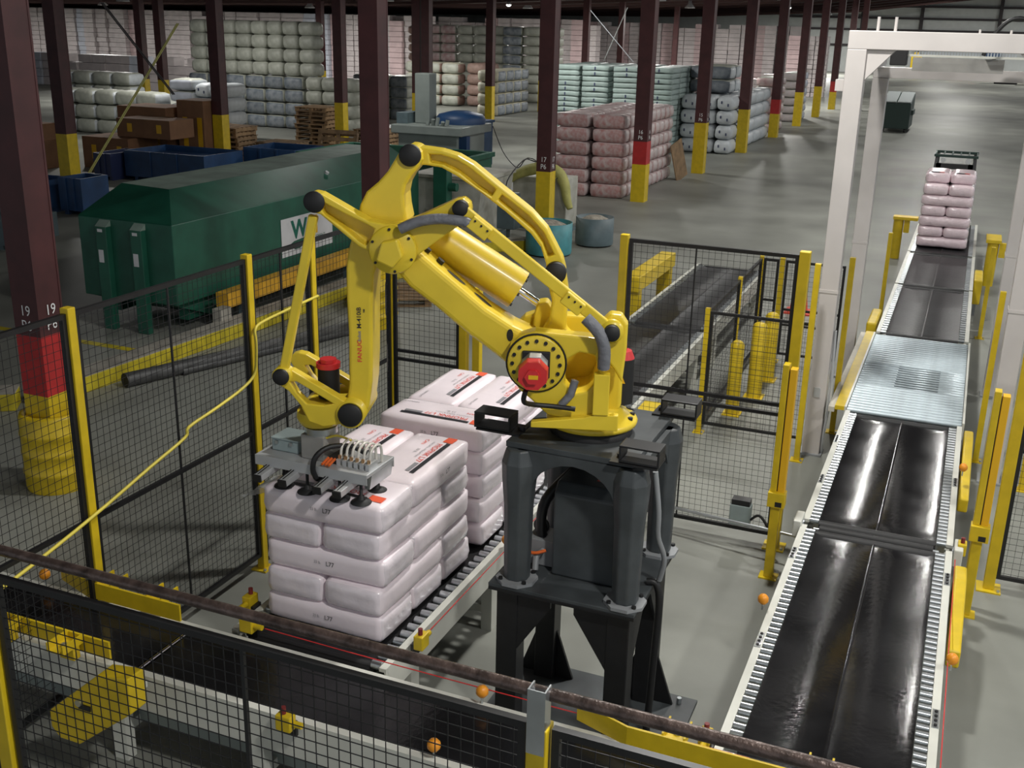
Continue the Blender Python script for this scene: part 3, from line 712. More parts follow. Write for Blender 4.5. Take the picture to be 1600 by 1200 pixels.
for (x, y) in ((-0.50, -0.21), (0.40, -0.35), (0.40, 0.47), (-0.50, 0.50)):
    b = MB(); X, Y, Zh, th = 0.11, 0.065, 0.095, 0.012
    b.box(-X, X, -Y, Y, 0, th); b.box(-X, X, -Y, Y, Zh-th, Zh); b.box(-X, -X+th, -Y, Y, th, Zh-th); b.box(X-th, X, -Y, Y, th, Zh-th)
    b.build('fork_pocket', 'black_paint', t, 0.004, loc=(x, y, ZT+0.012))
    MB().box(-0.13, 0.13, -0.07, 0.10, 0, 0.011).build('pocket_bracket', 'black_paint', t, loc=(x*0.93, y, ZT))
    MB().cyl((0,0,0),(0,0,0.03),0.022,10).build('bracket_bolt','black_paint',t,loc=(x*0.70, y+0.02, ZT))
MB().box(0.12, 0.22, 0.02, 0.06, ZT+0.0005, ZT+0.002).build('yellow_label', 'sign_yellow', t)
lettering('03', 0.06, 'print_white', t, (0.14, 0.22, ZT+0.002), (0, 0, -0.15))

RB = empty('palletizing_robot', (-1.79, 5.55, 1.90), math.radians(-161.90951), 'large yellow palletizing robot arm on the dark grey riser', 'robot')
ROB = {"upper_arm": [[1.0812, 3.421], [1.0606, 3.4513], [1.02, 3.4722], [0.9796, 3.4702], [0.9528, 3.4415], [0.9463, 3.4022], [0.9667, 3.3619], [1.0077, 3.3141], [1.0353, 3.2664], [1.046, 3.2156], [1.0398, 3.1482], [1.0266, 3.0805], [1.062, 2.9864], [1.1361, 2.8932], [1.1928, 2.8419], [1.215, 2.7775], [1.2248, 2.6344], [1.231, 2.3049], [1.2374, 2.1545], [1.2585, 2.0087], [1.3083, 1.9135], [1.3716, 1.8868], [1.4261, 1.9228], [1.4318, 1.9805], [1.386, 2.0405], [1.3686, 2.1481], [1.3644, 2.4466], [1.3704, 2.6282], [1.3691, 2.8067], [1.3563, 2.8952], [1.333, 2.9831], [1.3066, 3.0704], [1.2838, 3.1566], [1.2479, 3.2255], [1.1853, 3.2781], [1.1332, 3.3366], [1.1054, 3.3806]], "lower_arm": [[1.1893, 2.928], [1.1537, 2.9848], [1.0843, 3.0012], [0.9743, 2.9224], [0.8602, 2.8257], [0.7522, 2.7386], [0.5977, 2.6137], [0.4565, 2.5265], [0.3224, 2.4675], [0.1735, 2.4017], [0.1524, 2.3038], [0.2011, 2.1904], [0.3134, 2.1586], [0.4067, 2.1988], [0.4692, 2.2997], [0.5945, 2.3931], [0.7011, 2.4685], [0.8073, 2.5578], [0.8776, 2.6159], [1.0175, 2.717], [1.1073, 2.8194], [1.1696, 2.859]], "tri": [[1.555, 3.1711], [1.5432, 3.2116], [1.505, 3.2328], [1.4612, 3.2244], [1.3345, 3.1554], [1.2172, 3.0926], [1.1327, 3.0788], [1.048, 3.0819], [0.9296, 3.1331], [0.7556, 3.2189], [0.7157, 3.2269], [0.6822, 3.2016], [0.6752, 3.1621], [0.6981, 3.1147], [0.795, 3.0408], [0.9236, 2.9444], [0.9988, 2.8867], [1.0401, 2.8541], [1.1088, 2.8445], [1.1703, 2.8627], [1.2103, 2.9265], [1.2713, 2.9549], [1.3718, 3.0362], [1.4717, 3.117], [1.5259, 3.1285]], "goose": [[1.0531, 3.424], [1.0255, 3.4581], [0.9744, 3.4597], [0.8554, 3.4468], [0.767, 3.423], [0.6851, 3.379], [0.5476, 3.2729], [0.3742, 3.1434], [0.286, 3.0507], [0.2349, 2.9592], [0.198, 2.8909], [0.1782, 2.8215], [0.1903, 2.7751], [0.2314, 2.7592], [0.2737, 2.7788], [0.2868, 2.8629], [0.3173, 2.9526], [0.3708, 3.0199], [0.5108, 3.1351], [0.6494, 3.2357], [0.7697, 3.3127], [0.8552, 3.3568], [0.9406, 3.3675], [1.0091, 3.3653], [1.0465, 3.3908]], "goose_in1": [[0.9234, 3.4247], [0.8553, 3.4235], [0.7736, 3.3995], [0.6985, 3.3552], [0.5643, 3.2522], [0.5875, 3.2141], [0.6668, 3.2622], [0.7596, 3.3331], [0.8484, 3.3738], [0.9167, 3.3816]], "goose_in2": [[0.5331, 3.2262], [0.3907, 3.1223], [0.3024, 3.0294], [0.2583, 2.941], [0.2436, 2.9136], [0.2776, 2.8983], [0.3076, 2.9738], [0.3577, 3.0411], [0.4766, 3.1363], [0.553, 3.195]], "tri_in": [[1.4559, 3.1813], [1.3354, 3.1219], [1.2177, 3.069], [1.1841, 3.0499], [1.202, 3.0019], [1.2301, 2.9599], [1.2639, 2.9791], [1.3643, 3.0602], [1.4512, 3.1178], [1.4639, 3.1475]], "side_plate": [[0.471, 2.3804], [0.4553, 2.4528], [0.4051, 2.5085], [0.3239, 2.537], [0.2077, 2.5281], [0.0374, 2.5181], [-0.0138, 2.5099], [-0.0502, 2.4584], [-0.0588, 2.3517], [-0.0427, 2.2607], [-0.0755, 2.1529], [-0.0869, 2.0613], [-0.0192, 2.0243], [0.156, 2.0486], [0.244, 2.07], [0.3337, 2.1505], [0.3977, 2.2024], [0.448, 2.2729]], "wrist": [[1.7746, 2.1888], [1.7582, 2.227], [1.7214, 2.2399], [1.6748, 2.231], [1.5154, 2.1414], [1.3731, 2.058], [1.3017, 2.0162], [1.2958, 1.9554], [1.3479, 1.9067], [1.4131, 1.9263], [1.5052, 1.906], [1.5885, 1.9324], [1.6289, 2.0222], [1.6982, 2.1097], [1.7477, 2.1412]], "wrist_hole": [[1.6886, 2.1629], [1.6521, 2.1685], [1.446, 2.0467], [1.501, 2.0325], [1.5991, 2.0389], [1.6514, 2.0969]], "plate_hole": [[0.148, 2.3885], [0.0847, 2.4308], [-0.0011, 2.417], [-0.0179, 2.3497], [-0.0081, 2.2662], [0.0377, 2.213], [0.106, 2.195], [0.1568, 2.2581]], "crank": [[0.2802, 2.8086], [0.257, 2.845], [0.2083, 2.8434], [0.1789, 2.802], [0.1613, 2.7063], [0.1635, 2.5798], [0.1671, 2.4883], [0.1083, 2.4357], [0.2484, 2.3737], [0.3047, 2.4637], [0.2609, 2.5391], [0.2504, 2.6486], [0.2744, 2.7375]], "pts": {"J2": [0.312, 2.3628, 0.26], "elbow": [1.1106, 2.9611, 0.24], "topdisc": [1.0101, 3.4255, 0.15], "knee": [0.2318, 2.8212, 0.1], "triL": [1.5009, 3.1812, 0.25], "triR": [0.7274, 3.1785, 0.25], "rodbase": [-0.0824, 2.5595, 0.25], "wL": [1.7229, 2.2075, 0.25], "wR": [1.3486, 1.9905, 0.22], "cylA": [0.8878, 2.9219, -0.17], "cylB": [0.4486, 2.6564, -0.17], "rodB": [0.3003, 2.5619, -0.17], "redmotor": [0.3312, 2.3912, 0.5], "motor4top": [1.5065, 2.137, 0], "motor4bot": [1.512, 1.9612, 0], "flange": [1.5579, 1.8281, 0], "backmotor_top": [-0.1315, 2.3854, 0], "backmotor_bot": [-0.1264, 2.1408, 0], "ring": [-0.0031, 1.9226, 0], "ringR": [-0.2354, 1.993, 0], "ringL": [0.2359, 1.9684, 0], "duct0": [0.0587, 2.6331, 0.3], "duct1": [-0.0151, 2.5619, 0.32], "duct2": [-0.046, 2.476, 0.32], "duct3": [-0.0481, 2.3638, 0.3], "hose0": [1.0373, 3.0662, 0.3], "hose1": [0.9366, 3.1098, 0.3], "hose2": [0.8202, 3.1272, 0.3], "hose3": [0.6808, 3.1058, 0.3], "bracket": [0.6373, 3.0677, 0.3], "arm_text_bot": [1.3009, 2.3047, 0.14], "arm_text_top": [1.2947, 2.5799, 0.14]}, "UF": 1.578005069700348}
Z0 = 1.90
def pz(p): return [(u, v - Z0) for u, v in p]
PT = {k: Vector((v[0], v[2], v[1] - Z0)) for k, v in ROB['pts'].items()}
MB().lathe([(0.235, 0.0), (0.235, 0.045), (0.22, 0.05), (0.0005, 0.05)], 36).build('base_ring', 'rubber', RB)
MB().lathe([(0.21, 0.052), (0.255, 0.055), (0.26, 0.075), (0.25, 0.09), (0.19, 0.12), (0.15, 0.15), (0.0005, 0.15)], 36).build('slewing_flange', 'robot_yellow', RB)
for k in range(5):
    a = PI + math.radians(-20 + 22*k); MB().cyl((0.228*math.cos(a), 0.228*math.sin(a), 0.085), (0.228*math.cos(a), 0.228*math.sin(a), 0.112), 0.014, 8).build('flange_bolt', 'rubber', RB)
# turret: two side plates and the casting between them
sp = pz(ROB['side_plate'])
for a0, a1 in ((0.15, 0.26), (-0.26, -0.15)):
    pl_ = MB().prism(sp, a0, a1).build('side_plate', 'robot_yellow', RB)
    if a0 > 0: cut(pl_, [MB().prism(pz(ROB['plate_hole']), 0.0, 0.5).build('cutter', 'robot_yellow', RB)])
    b_ = pl_.modifiers.new('bevel', 'BEVEL'); b_.width = 0.012; b_.segments = 3; b_.limit_method = 'ANGLE'
MB().prism([(-0.10, 0.10), (0.26, 0.10), (0.33, 0.16), (0.22, 0.24), (0.02, 0.28), (-0.06, 0.52), (-0.13, 0.60), (-0.16, 0.40), (-0.16, 0.16)], -0.148, 0.06).build('turret_casting', 'robot_yellow', RB, 0.02, 3)
MB().prism([(-0.14, 0.11), (0.33, 0.11), (0.33, 0.14), (0.04, 0.18), (-0.02, 0.20), (-0.14, 0.20)], 0.262, 0.31).build('cable_tray', 'robot_yellow', RB, 0.005)
MB().box(-0.085, 0.0, 0.262, 0.32, 0.201, 0.43).build('cable_bracket', 'robot_yellow', RB, 0.004)
# shoulder bearing and its motor
J2 = PT['J2']
b = MB(); b.lathe([(0.0005, 0.26), (0.155, 0.26), (0.155, 0.278), (0.145, 0.282), (0.0005, 0.282)], 40, (J2.x, 0, J2.z), 'y'); brg = b.build('shoulder_bearing', 'robot_yellow', RB)
MB().lathe([(0.157, 0.2615), (0.165, 0.2615), (0.165, 0.268), (0.157, 0.268), (0.157, 0.2615)], 40, (J2.x, 0, J2.z), 'y').build('seal_ring', 'robot_shadow', RB)
for k in range(16):
    a = 2*PI*k/16; MB().cyl((J2.x+0.128*math.cos(a), 0.281, J2.z+0.128*math.sin(a)), (J2.x+0.128*math.cos(a), 0.291, J2.z+0.128*math.sin(a)), 0.0105, 8).build('bearing_bolt', 'rubber', brg)
MB().box(J2.x-0.075, J2.x+0.075, 0.2825, 0.30, J2.z-0.075, J2.z+0.075).build('motor_flange', 'rubber', RB, 0.006)
mo = MB().cyl((J2.x+0.005, 0.30, J2.z), (J2.x+0.005, 0.43, J2.z), 0.075, 8, ang=PI/8).build('shoulder_motor', 'motor_grey', RB, 0.004)
cp = MB().cyl((J2.x+0.005, 0.431, J2.z), (J2.x+0.005, 0.50, J2.z), 0.085, 8, r2=0.08, ang=PI/8).build('motor_cap', 'motor_red', mo, 0.006)
MB().cyl((J2.x+0.005, 0.501, J2.z), (J2.x+0.005, 0.52, J2.z), 0.042, 6).build('encoder_cover', 'motor_red', cp, 0.004)
MB().box(J2.x-0.025, J2.x+0.025, 0.5205, 0.5215, J2.z-0.01, J2.z+0.012).build('yellow_label', 'sign_yellow', cp)
MB().box(J2.x-0.03, J2.x+0.03, 0.33, 0.40, J2.z+0.071, J2.z+0.075).build('rating_label', 'print_white', mo)
MB().tube([(J2.x+0.04, 0.47, J2.z-0.09), (J2.x+0.05, 0.44, J2.z-0.16), (J2.x+0.0, 0.34, J2.z-0.21), (J2.x-0.10, 0.31, J2.z-0.225), (J2.x-0.22, 0.31, J2.z-0.235)], 0.014, 8).build('motor_cable', 'cable_black', RB)
# base swing motor behind
q = PT['backmotor_bot']; bm_ = MB().cyl((q.x-0.03, -0.05, 0.16), (q.x-0.03, -0.05, 0.42), 0.07, 16).build('swing_motor', 'rubber', RB, 0.006)
cp = MB().cyl((q.x-0.03, -0.05, 0.421), (q.x-0.03, -0.05, 0.465), 0.068, 16, r2=0.05).build('motor_cap', 'motor_red', bm_, 0.01); MB().cyl((q.x-0.03, -0.05, 0.466), (q.x-0.03, -0.05, 0.505), 0.022, 10).build('connector', 'motor_red', cp)
MB().prism([(0, 0), (0.035, 0), (0.0175, 0.04)], 0.0205, 0.0215, lambda u, v, a: (q.x-0.05+u, a, 0.29+v)).build('warning_triangle', 'sign_yellow', bm_)
# lower arm
la = MB().prism(pz(ROB['lower_arm']), -0.10, 0.14).build('lower_arm', 'robot_yellow', RB, 0.03, 3)
E0, S0 = PT['elbow'], PT['J2']
dirv = (Vector((E0.x, 0, E0.z)) - Vector((S0.x, 0, S0.z))).normalized(); nv = Vector((-dirv.z, 0, dirv.x)); nv = nv if nv.z > 0 else -nv
# openings on the top face of the lower arm
lap = pz(ROB['lower_arm'])[3:8]
for i, (f, cap) in enumerate(((0.06, 1), (0.22, 1), (0.44, 0), (0.70, 0))):
    a, b2 = Vector((lap[int(f*4)][0], 0, lap[int(f*4)][1])), Vector((lap[int(f*4)+1][0], 0, lap[int(f*4)+1][1])); p = a.lerp(b2, f*4 % 1); seg = (b2-a).normalized(); nn = Vector((-seg.z, 0, seg.x)); nn = nn if nn.z > 0 else -nn
    if cap:
        h = MB().cyl(p + Vector((0, 0.02, 0)) + nn*0.002, p + Vector((0, 0.02, 0)) + nn*0.022, 0.024, 6).build('arm_bolt', 'rubber', la)
    else:
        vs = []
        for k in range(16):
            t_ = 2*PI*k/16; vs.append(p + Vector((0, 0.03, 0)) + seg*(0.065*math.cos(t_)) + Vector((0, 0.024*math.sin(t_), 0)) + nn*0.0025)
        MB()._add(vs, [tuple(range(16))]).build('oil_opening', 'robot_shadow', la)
# shoulder-end boss and drain slot
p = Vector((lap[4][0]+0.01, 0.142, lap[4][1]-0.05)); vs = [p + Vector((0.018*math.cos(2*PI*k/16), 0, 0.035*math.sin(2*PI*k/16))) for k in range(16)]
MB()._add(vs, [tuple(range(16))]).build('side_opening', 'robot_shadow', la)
# balancer cylinder with chrome rod
A_, B_, C_ = PT['cylA'], PT['cylB'], PT['rodB']
for v in (A_, B_, C_): v.y = -0.17
ext = A_ + (A_-B_).normalized()*0.06
bc = MB().cyl(ext, B_, 0.115, 28).build('balancer_cylinder', 'robot_yellow', RB, 0.015, 3)
MB().cyl(B_, C_, 0.022, 14).build('piston_rod', 'chrome', bc)
for k in range(6):
    a = 2*PI*k/6; ax = (B_-A_).normalized(); u = Vector((0,1,0)); w_ = ax.cross(u)
    c0 = B_ + u*(0.095*math.cos(a)) + w_*(0.095*math.sin(a)); MB().cyl(c0, c0+ax*0.012, 0.010, 6).build('cap_bolt', 'rubber', bc)
MB().prism([(C_.x-0.09, C_.z-0.20), (C_.x+0.07, C_.z-0.20), (C_.x+0.05, C_.z-0.02), (C_.x+0.035, C_.z+0.04), (C_.x-0.02, C_.z+0.05), (C_.x-0.055, C_.z)], -0.22, -0.10).build('rod_clevis', 'robot_yellow', RB, 0.015, 3)
# upper arm
ua = MB().prism(pz(ROB['upper_arm']), -0.10, 0.13).build('upper_arm', 'robot_yellow', RB, 0.02, 3)
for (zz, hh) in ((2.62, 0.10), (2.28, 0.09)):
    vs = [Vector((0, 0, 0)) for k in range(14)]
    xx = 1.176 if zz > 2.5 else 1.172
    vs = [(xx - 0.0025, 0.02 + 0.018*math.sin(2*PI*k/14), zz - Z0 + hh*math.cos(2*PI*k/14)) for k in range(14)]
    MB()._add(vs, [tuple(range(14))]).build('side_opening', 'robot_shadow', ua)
tx = (PT['arm_text_bot'].x)
rt = (PI/2, 0, 0)
def arm_text(s, z, m, size, wd=1.0, dx=0.0):
    me = text_mesh(s, size, m, wd, 0.0006)
    # reading upward on the +y face: text x -> +z, text y -> -(-x)
    for v in me.vertices:
        x, y = v.co.x, v.co.y; v.co = Vector((y + 0.0, 0, x))
    inst(me, 'lettering', ua, (tx + dx, 0.1325, z - Z0))
arm_text('FANUC', 2.345, 'print_red', 0.034, 1.15)
arm_text('Robot', 2.43, 'print_grey', 0.026, 0.9)
arm_text('M-410iB', 2.535, 'print_black', 0.034, 1.05)
arm_text('160', 2.575, 'print_black', 0.014, 1.0, -0.028)
def disc(c, r, y0, y1, m='rubber', name='pivot_cap', par=RB, n=28):
    return MB().lathe([(r*1.0, y0), (r, y1-0.006), (r*0.93, y1), (0.0005, y1)], n, (c.x, 0, c.z), 'y').build(name, m, par)
disc(PT['topdisc'], 0.058, 0.128, 0.155, par=ua)
disc(PT['wR'], 0.068, 0.13, 0.222, par=ua)
MB().lathe([(0.08, -0.17), (0.08, 0.205), (0.069, 0.205), (0.069, -0.17)], 28, (PT['wR'].x, 0, PT['wR'].z), 'y').build('wrist_boss', 'robot_yellow', ua)
# drive link (goose neck) with recessed webs
g = MB().prism(pz(ROB['goose']), -0.07, 0.06).build('drive_link', 'robot_yellow', RB)
cuts = []
for kx in ('goose_in1', 'goose_in2'): cuts.append(MB().prism(pz(ROB[kx]), 0.0, 0.2).build('cutter', 'robot_yellow', RB)); cuts.append(MB().prism(pz(ROB[kx]), -0.2, -0.025).build('cutter', 'robot_yellow', RB))
cut(g, cuts)
b_ = g.modifiers.new('bevel', 'BEVEL'); b_.width = 0.008; b_.segments = 2; b_.limit_method = 'ANGLE'
disc(PT['knee'], 0.058, 0.059, 0.11)
MB().prism(pz(ROB['crank']), -0.09, 0.03).build('crank_arm', 'robot_yellow', RB, 0.02, 3)
# triangular levelling link at the elbow
tr = MB().prism(pz(ROB['tri']), 0.135, 0.24).build('elbow_link', 'robot_yellow', RB)
cut(tr, [MB().prism(pz(ROB['tri_in']), 0.165, 0.4).build('cutter', 'robot_yellow', RB)])
b_ = tr.modifiers.new('bevel', 'BEVEL'); b_.width = 0.008; b_.segments = 2; b_.limit_method = 'ANGLE'
el = PT['elbow']
hub = MB().lathe([(0.128, 0.2405), (0.128, 0.262), (0.12, 0.272), (0.0005, 0.272)], 36, (el.x-0.025, 0, el.z-0.015), 'y').build('elbow_cover', 'robot_yellow', tr)
MB().prism([(-0.10, -0.10), (0.02, -0.16), (0.10, -0.06), (0.06, 0.09), (-0.06, 0.06)], 0.2725, 0.33, lambda u, v, a: (el.x-0.02-u*0.7, a, el.z-0.0+v*0.62)).build('cable_cover', 'robot_yellow', hub, 0.01)
for k in range(6):
    a = 2*PI*k/6+0.4; MB().cyl((el.x-0.025+0.112*math.cos(a), 0.271, el.z-0.015+0.112*math.sin(a)), (el.x-0.025+0.112*math.cos(a), 0.278, el.z-0.015+0.112*math.sin(a)), 0.008, 6).build('cover_bolt', 'rubber', hub)
disc(PT['triL'], 0.057, 0.2405, 0.25, par=tr)
disc(PT['triR'], 0.042, 0.2405, 0.285, par=tr)
# levelling rods
a, b2 = PT['triL'].copy(), PT['wL'].copy()
a = a.lerp(b2, 0.08)
r1 = MB().bar((a.x, 0.19, a.z), (b2.x, 0.19, b2.z), 0.045, 0.05).build('levelling_rod', 'robot_yellow', RB, 0.008)
disc(PT['wL'], 0.046, 0.165, 0.255, par=r1)
MB().lathe([(0.052, 0.15), (0.052, 0.235), (0.03, 0.235)], 24, (b2.x, 0, b2.z), 'y').build('rod_eye', 'robot_yellow', r1)
a, b2 = PT['triR'], PT['rodbase']
r2 = MB().bar((a.x, 0.262, a.z), (b2.x, 0.262, b2.z), 0.04, 0.062).build('base_rod', 'robot_yellow', RB, 0.006)
MB().lathe([(0.062, 0.24), (0.062, 0.285), (0.02, 0.285)], 24, (b2.x, 0, b2.z), 'y').build('rod_eye', 'robot_yellow', r2)
disc(b2, 0.043, 0.284, 0.33, par=r2)
MB().prism([(b2.x-0.085, b2.z+0.03), (b2.x-0.05, b2.z+0.08), (b2.x+0.01, b2.z+0.085), (b2.x+0.06, b2.z+0.03), (b2.x+0.06, b2.z-0.13), (b2.x-0.02, b2.z-0.22), (b2.x-0.07, b2.z-0.3), (b2.x-0.085, b2.z-0.1)], 0.14, 0.238).build('rod_anchor', 'robot_yellow', RB, 0.015, 3)
for f in (0.13, 0.74):
    p = a.lerp(b2, f); o = MB().box(-0.06, 0.06, 0.283, 0.325, -0.035, 0.035).build('cable_clamp', 'robot_yellow', r2, 0.005, loc=(p.x, 0, p.z-0.01)); o.rotation_euler = (0, math.atan2((a.z-b2.z), (a.x-b2.x))*-1, 0)
    for k in range(3):
        MB().cyl((-0.04+0.04*k, 0.325, 0.018), (-0.04+0.04*k, 0.331, 0.018), 0.006, 6).build('clamp_bolt', 'rubber', o)
MB().tube([PT['hose0'], PT['hose1'], PT['hose2'], PT['hose3']+Vector((0.02, 0, 0.01)), PT['hose3']], 0.028, 10).build('cable_sleeve', 'cable_grey', RB)
MB().tube([PT['duct0'], PT['duct1'], PT['duct2'], PT['duct3']], 0.034, 10).build('cable_sleeve', 'cable_grey', RB)
MB().tube([Vector((0.17, 0.285, 0.24)), Vector((0.12, 0.285, 0.30)), Vector((0.10, 0.28, 0.38))], 0.022, 8).build('cable_elbow', 'cable_grey', RB)
# wrist
for a0, a1 in ((0.12, 0.19), (-0.19, -0.12)):
    wr = MB().prism(pz(ROB['wrist']), a0, a1).build('wrist_plate', 'robot_yellow', RB)
    cut(wr, [MB().prism(pz(ROB['wrist_hole']), -0.5, 0.5).build('cutter', 'robot_yellow', RB)])
    b_ = wr.modifiers.new('bevel', 'BEVEL'); b_.width = 0.008; b_.segments = 2; b_.limit_method = 'ANGLE'
MB().prism([(1.30, 0.015), (1.62, 0.015), (1.66, 0.10), (1.62, 0.115), (1.40, 0.115), (1.30, 0.09)], -0.119, 0.119).build('wrist_housing', 'robot_yellow', RB, 0.02, 3)
m4 = PT['motor4bot']
mw = MB().cyl((1.515, 0.0, 0.121), (1.515, 0.0, 0.30), 0.062, 14).build('wrist_motor', 'rubber', RB)
cp = MB().cyl((1.515, 0, 0.301), (1.515, 0, 0.33), 0.070, 16).build('motor_cap', 'motor_red', mw, 0.006); MB().cyl((1.515, 0, 0.331), (1.515, 0, 0.352), 0.05, 8).build('encoder_cover', 'motor_red', cp, 0.006)
MB().lathe([(0.125, 0.02), (0.13, -0.02), (0.11, -0.06), (0.07, -0.075), (0.0005, -0.075)], 30, (ROB['UF'], 0, 0.02)).build('wrist_gearbox', 'robot_yellow', RB)

# ================================================================ VACUUM GRIPPER
G = empty('vacuum_gripper', (-3.28, 5.06, 1.46), 0, 'grey vacuum gripper with black suction cups under the robot wrist', 'gripper')
zp = 0.185
MB().box(-0.36, 0.39, -0.155, 0.155, zp-0.012, zp+0.012).build('plate', 'alu', G, 0.004)
b = MB(); b.box(-0.36, 0.39, -0.16, -0.154, zp-0.05, zp+0.012); b.box(-0.36, 0.39, 0.154, 0.16, zp-0.05, zp+0.012); b.build('plate_flange', 'alu', G)
b = MB(); b.prism([(0.335, zp-0.012), (0.389, zp-0.012), (0.375, zp-0.10), (0.345, zp-0.10)], -0.10, 0.15); b.build('end_bracket', 'steel', G)
MB().box(-0.085, 0.07, -0.09, 0.09, zp+0.0125, zp+0.16).build('mount_column', 'bracket_grey', G, 0.006)
MB().cyl((0, 0, zp+0.16), (0, 0, zp+0.20), 0.095, 24).build('tool_flange', 'steel', G)
bx = MB().box(-0.31, -0.125, -0.06, 0.11, zp+0.0125, zp+0.085).build('control_box', 'grey_box', G, 0.008)
MB().box(-0.313, -0.122, -0.064, 0.114, zp+0.0855, zp+0.096).build('box_lid', 'grey_box', bx, 0.004)
for x in (-0.27, -0.17): MB().box(x-0.010, x+0.010, -0.07, -0.0605, zp+0.06, zp+0.08).build('latch', 'steel', bx)
for i in range(6):
    x = 0.17 + 0.038*i
    f = MB().box(x-0.012, x+0.012, -0.10, 0.0, zp+0.0125, zp+0.05).build('valve', 'alu', G)
    MB().tube([(x, -0.07, zp+0.05), (x, -0.055, zp+0.11), (x+0.003, 0.0, zp+0.135), (x+0.006, 0.05, zp+0.11), (x+0.006, 0.06, zp+0.013)], 0.008, 6).build('air_tube', 'clear_tube', f)
    MB().cyl((x, -0.08, zp+0.05), (x, -0.08, zp+0.07), 0.010, 8).build('fitting', 'brass', f)
MB().box(0.09, 0.155, -0.09, 0.09, zp+0.0125, zp+0.045).build('manifold', 'rubber', G)
for i in range(3): MB().cyl((0.10+0.022*i, -0.16, zp+0.03), (0.10+0.022*i, -0.09, zp+0.045), 0.008, 6).build('orange_fitting', 'cable_orange', G)
MB().tube([(0.06, -0.165, zp-0.06), (0.05, -0.18, zp+0.0), (0.07, -0.17, zp+0.08), (0.12, -0.10, zp+0.12), (0.20, 0.0, zp+0.10), (0.27, 0.05, zp+0.05)], 0.016, 8).build('cable_bundle', 'cable_black', G)
MB().tube([(0.0, 0.02, zp+0.17), (0.06, -0.06, zp+0.15), (0.12, -0.02, zp+0.16), (0.2, 0.03, zp+0.12)], 0.007, 6).build('yellow_wire', 'cable_yellow', G)
cups = [(-0.19, -0.12), (-0.02, -0.135), (0.20, -0.14), (0.335, -0.13), (0.335, 0.05), (-0.03, 0.05), (-0.25, 0.05), (0.16, 0.05)]
cm = MB().lathe([(0.062, 0.012), (0.06, 0.018), (0.03, 0.032), (0.018, 0.04), (0.018, 0.055), (0.009, 0.056), (0.009, zp-0.012)], 20)
cm = cm.mesh('suction_cup', 'rubber')
for x, y in cups: inst(cm, 'suction_cup', G, (x, y, 0))
for x in (-0.26, -0.09, 0.14, 0.27):
    b = MB(); b.bar((x, -0.28, zp-0.075), (x, 0.06, zp-0.02-0.04), 0.05, 0.04); r_ = b.build('slide_rail', 'alu', G, 0.003)
    MB().bar((x, -0.292, zp-0.0767), (x, -0.281, zp-0.0752), 0.052, 0.042).build('end_cap', 'rubber', r_)
    MB().box(x-0.02, x+0.02, -0.15, -0.11, zp-0.075, zp-0.0125).build('rail_bracket', 'steel', r_)
    for dy in (-0.03, 0.03): MB().bar((x+dy*0.3-0.012, -0.275, zp-0.0535), (x+dy*0.3-0.012, -0.10, zp-0.0345), 0.004, 0.004).build('slide_groove', 'rubber', r_)

# ================================================================ PINK BAG STACKS
def ztop(x, y, L, W, H, bulge=0.010):
    a, b = min(1, abs(2*x/L)), min(1, abs(2*y/W))
    return H/2 + bulge*(1-a**4)*(1-b**2)
def bag_mesh(L, W, H, seed, nx=14, ny=8, nz=5, r=0.045, crease=0.007, bulge=0.010, mats=('bag_pink', 'bag_film')):
    b = MB(); b.smooth = True; idx = {}
    def pt(i, j, k):
        key = (i, j, k)
        if key in idx: return idx[key]
        a, c, e = 2*i/nx-1, 2*j/ny-1, 2*k/nz-1
        # bunch samples towards the edges so the corners stay round
        f = lambda t: math.copysign(abs(t)**0.75, t)
        p = Vector((f(a)*L/2, f(c)*W/2, f(e)*H/2))
        inner = Vector((max(-L/2+r, min(L/2-r, p.x)), max(-W/2+r, min(W/2-r, p.y)), max(-H/2+r, min(H/2-r, p.z))))
        dv = p - inner
        if dv.length > 1e-6: p = inner + dv.normalized()*r
        A, C, E = abs(a), abs(c), abs(e)
        # soft bulges
        if k == nz: p.z = p.z + bulge*(1-A**4)*(1-C**2)
        p.y += math.copysign(bulge*1.2*(1-E**2)*(1-A**4), c)*(C > 0.99)
        if i in (0, nx):   # gathered film ends: a horizontal tuck
            p.x += math.copysign(0.014*(1-C**2)*(1-E**2) - 0.012*math.exp(-(e+0.1)**2*30), a)
        q = noise.noise_vector(p*7 + Vector((seed*3.7, seed*1.3, seed)))*crease
        if k == nz: q.z *= 0.25
        p += q
        idx[key] = len(b.v); b.v.append(tuple(p)); return idx[key]
    def quad(f4, m): b.f.append(f4); b.mi.append(m); b.sm.append(True)
    for i in range(nx):
        for j in range(ny):
            quad([pt(i,j,0), pt(i,j+1,0), pt(i+1,j+1,0), pt(i+1,j,0)], 0); quad([pt(i,j,nz), pt(i+1,j,nz), pt(i+1,j+1,nz), pt(i,j+1,nz)], 0)
        for k in range(nz):
            quad([pt(i,0,k), pt(i+1,0,k), pt(i+1,0,k+1), pt(i,0,k+1)], 0); quad([pt(i,ny,k), pt(i,ny,k+1), pt(i+1,ny,k+1), pt(i+1,ny,k)], 0)
    for j in range(ny):
        for k in range(nz):
            quad([pt(0,j,k), pt(0,j,k+1), pt(0,j+1,k+1), pt(0,j+1,k)], 1); quad([pt(nx,j,k), pt(nx,j+1,k), pt(nx,j+1,k+1), pt(nx,j,k+1)], 1)
    return b.mesh('insulation_bag', list(mats))
BL, BW, BH = 0.80, 0.395, 0.176
bag_mes = [bag_mesh(BL, BW-0.008, BH-0.003, s, r=0.028, crease=0.005) for s in range(5)]
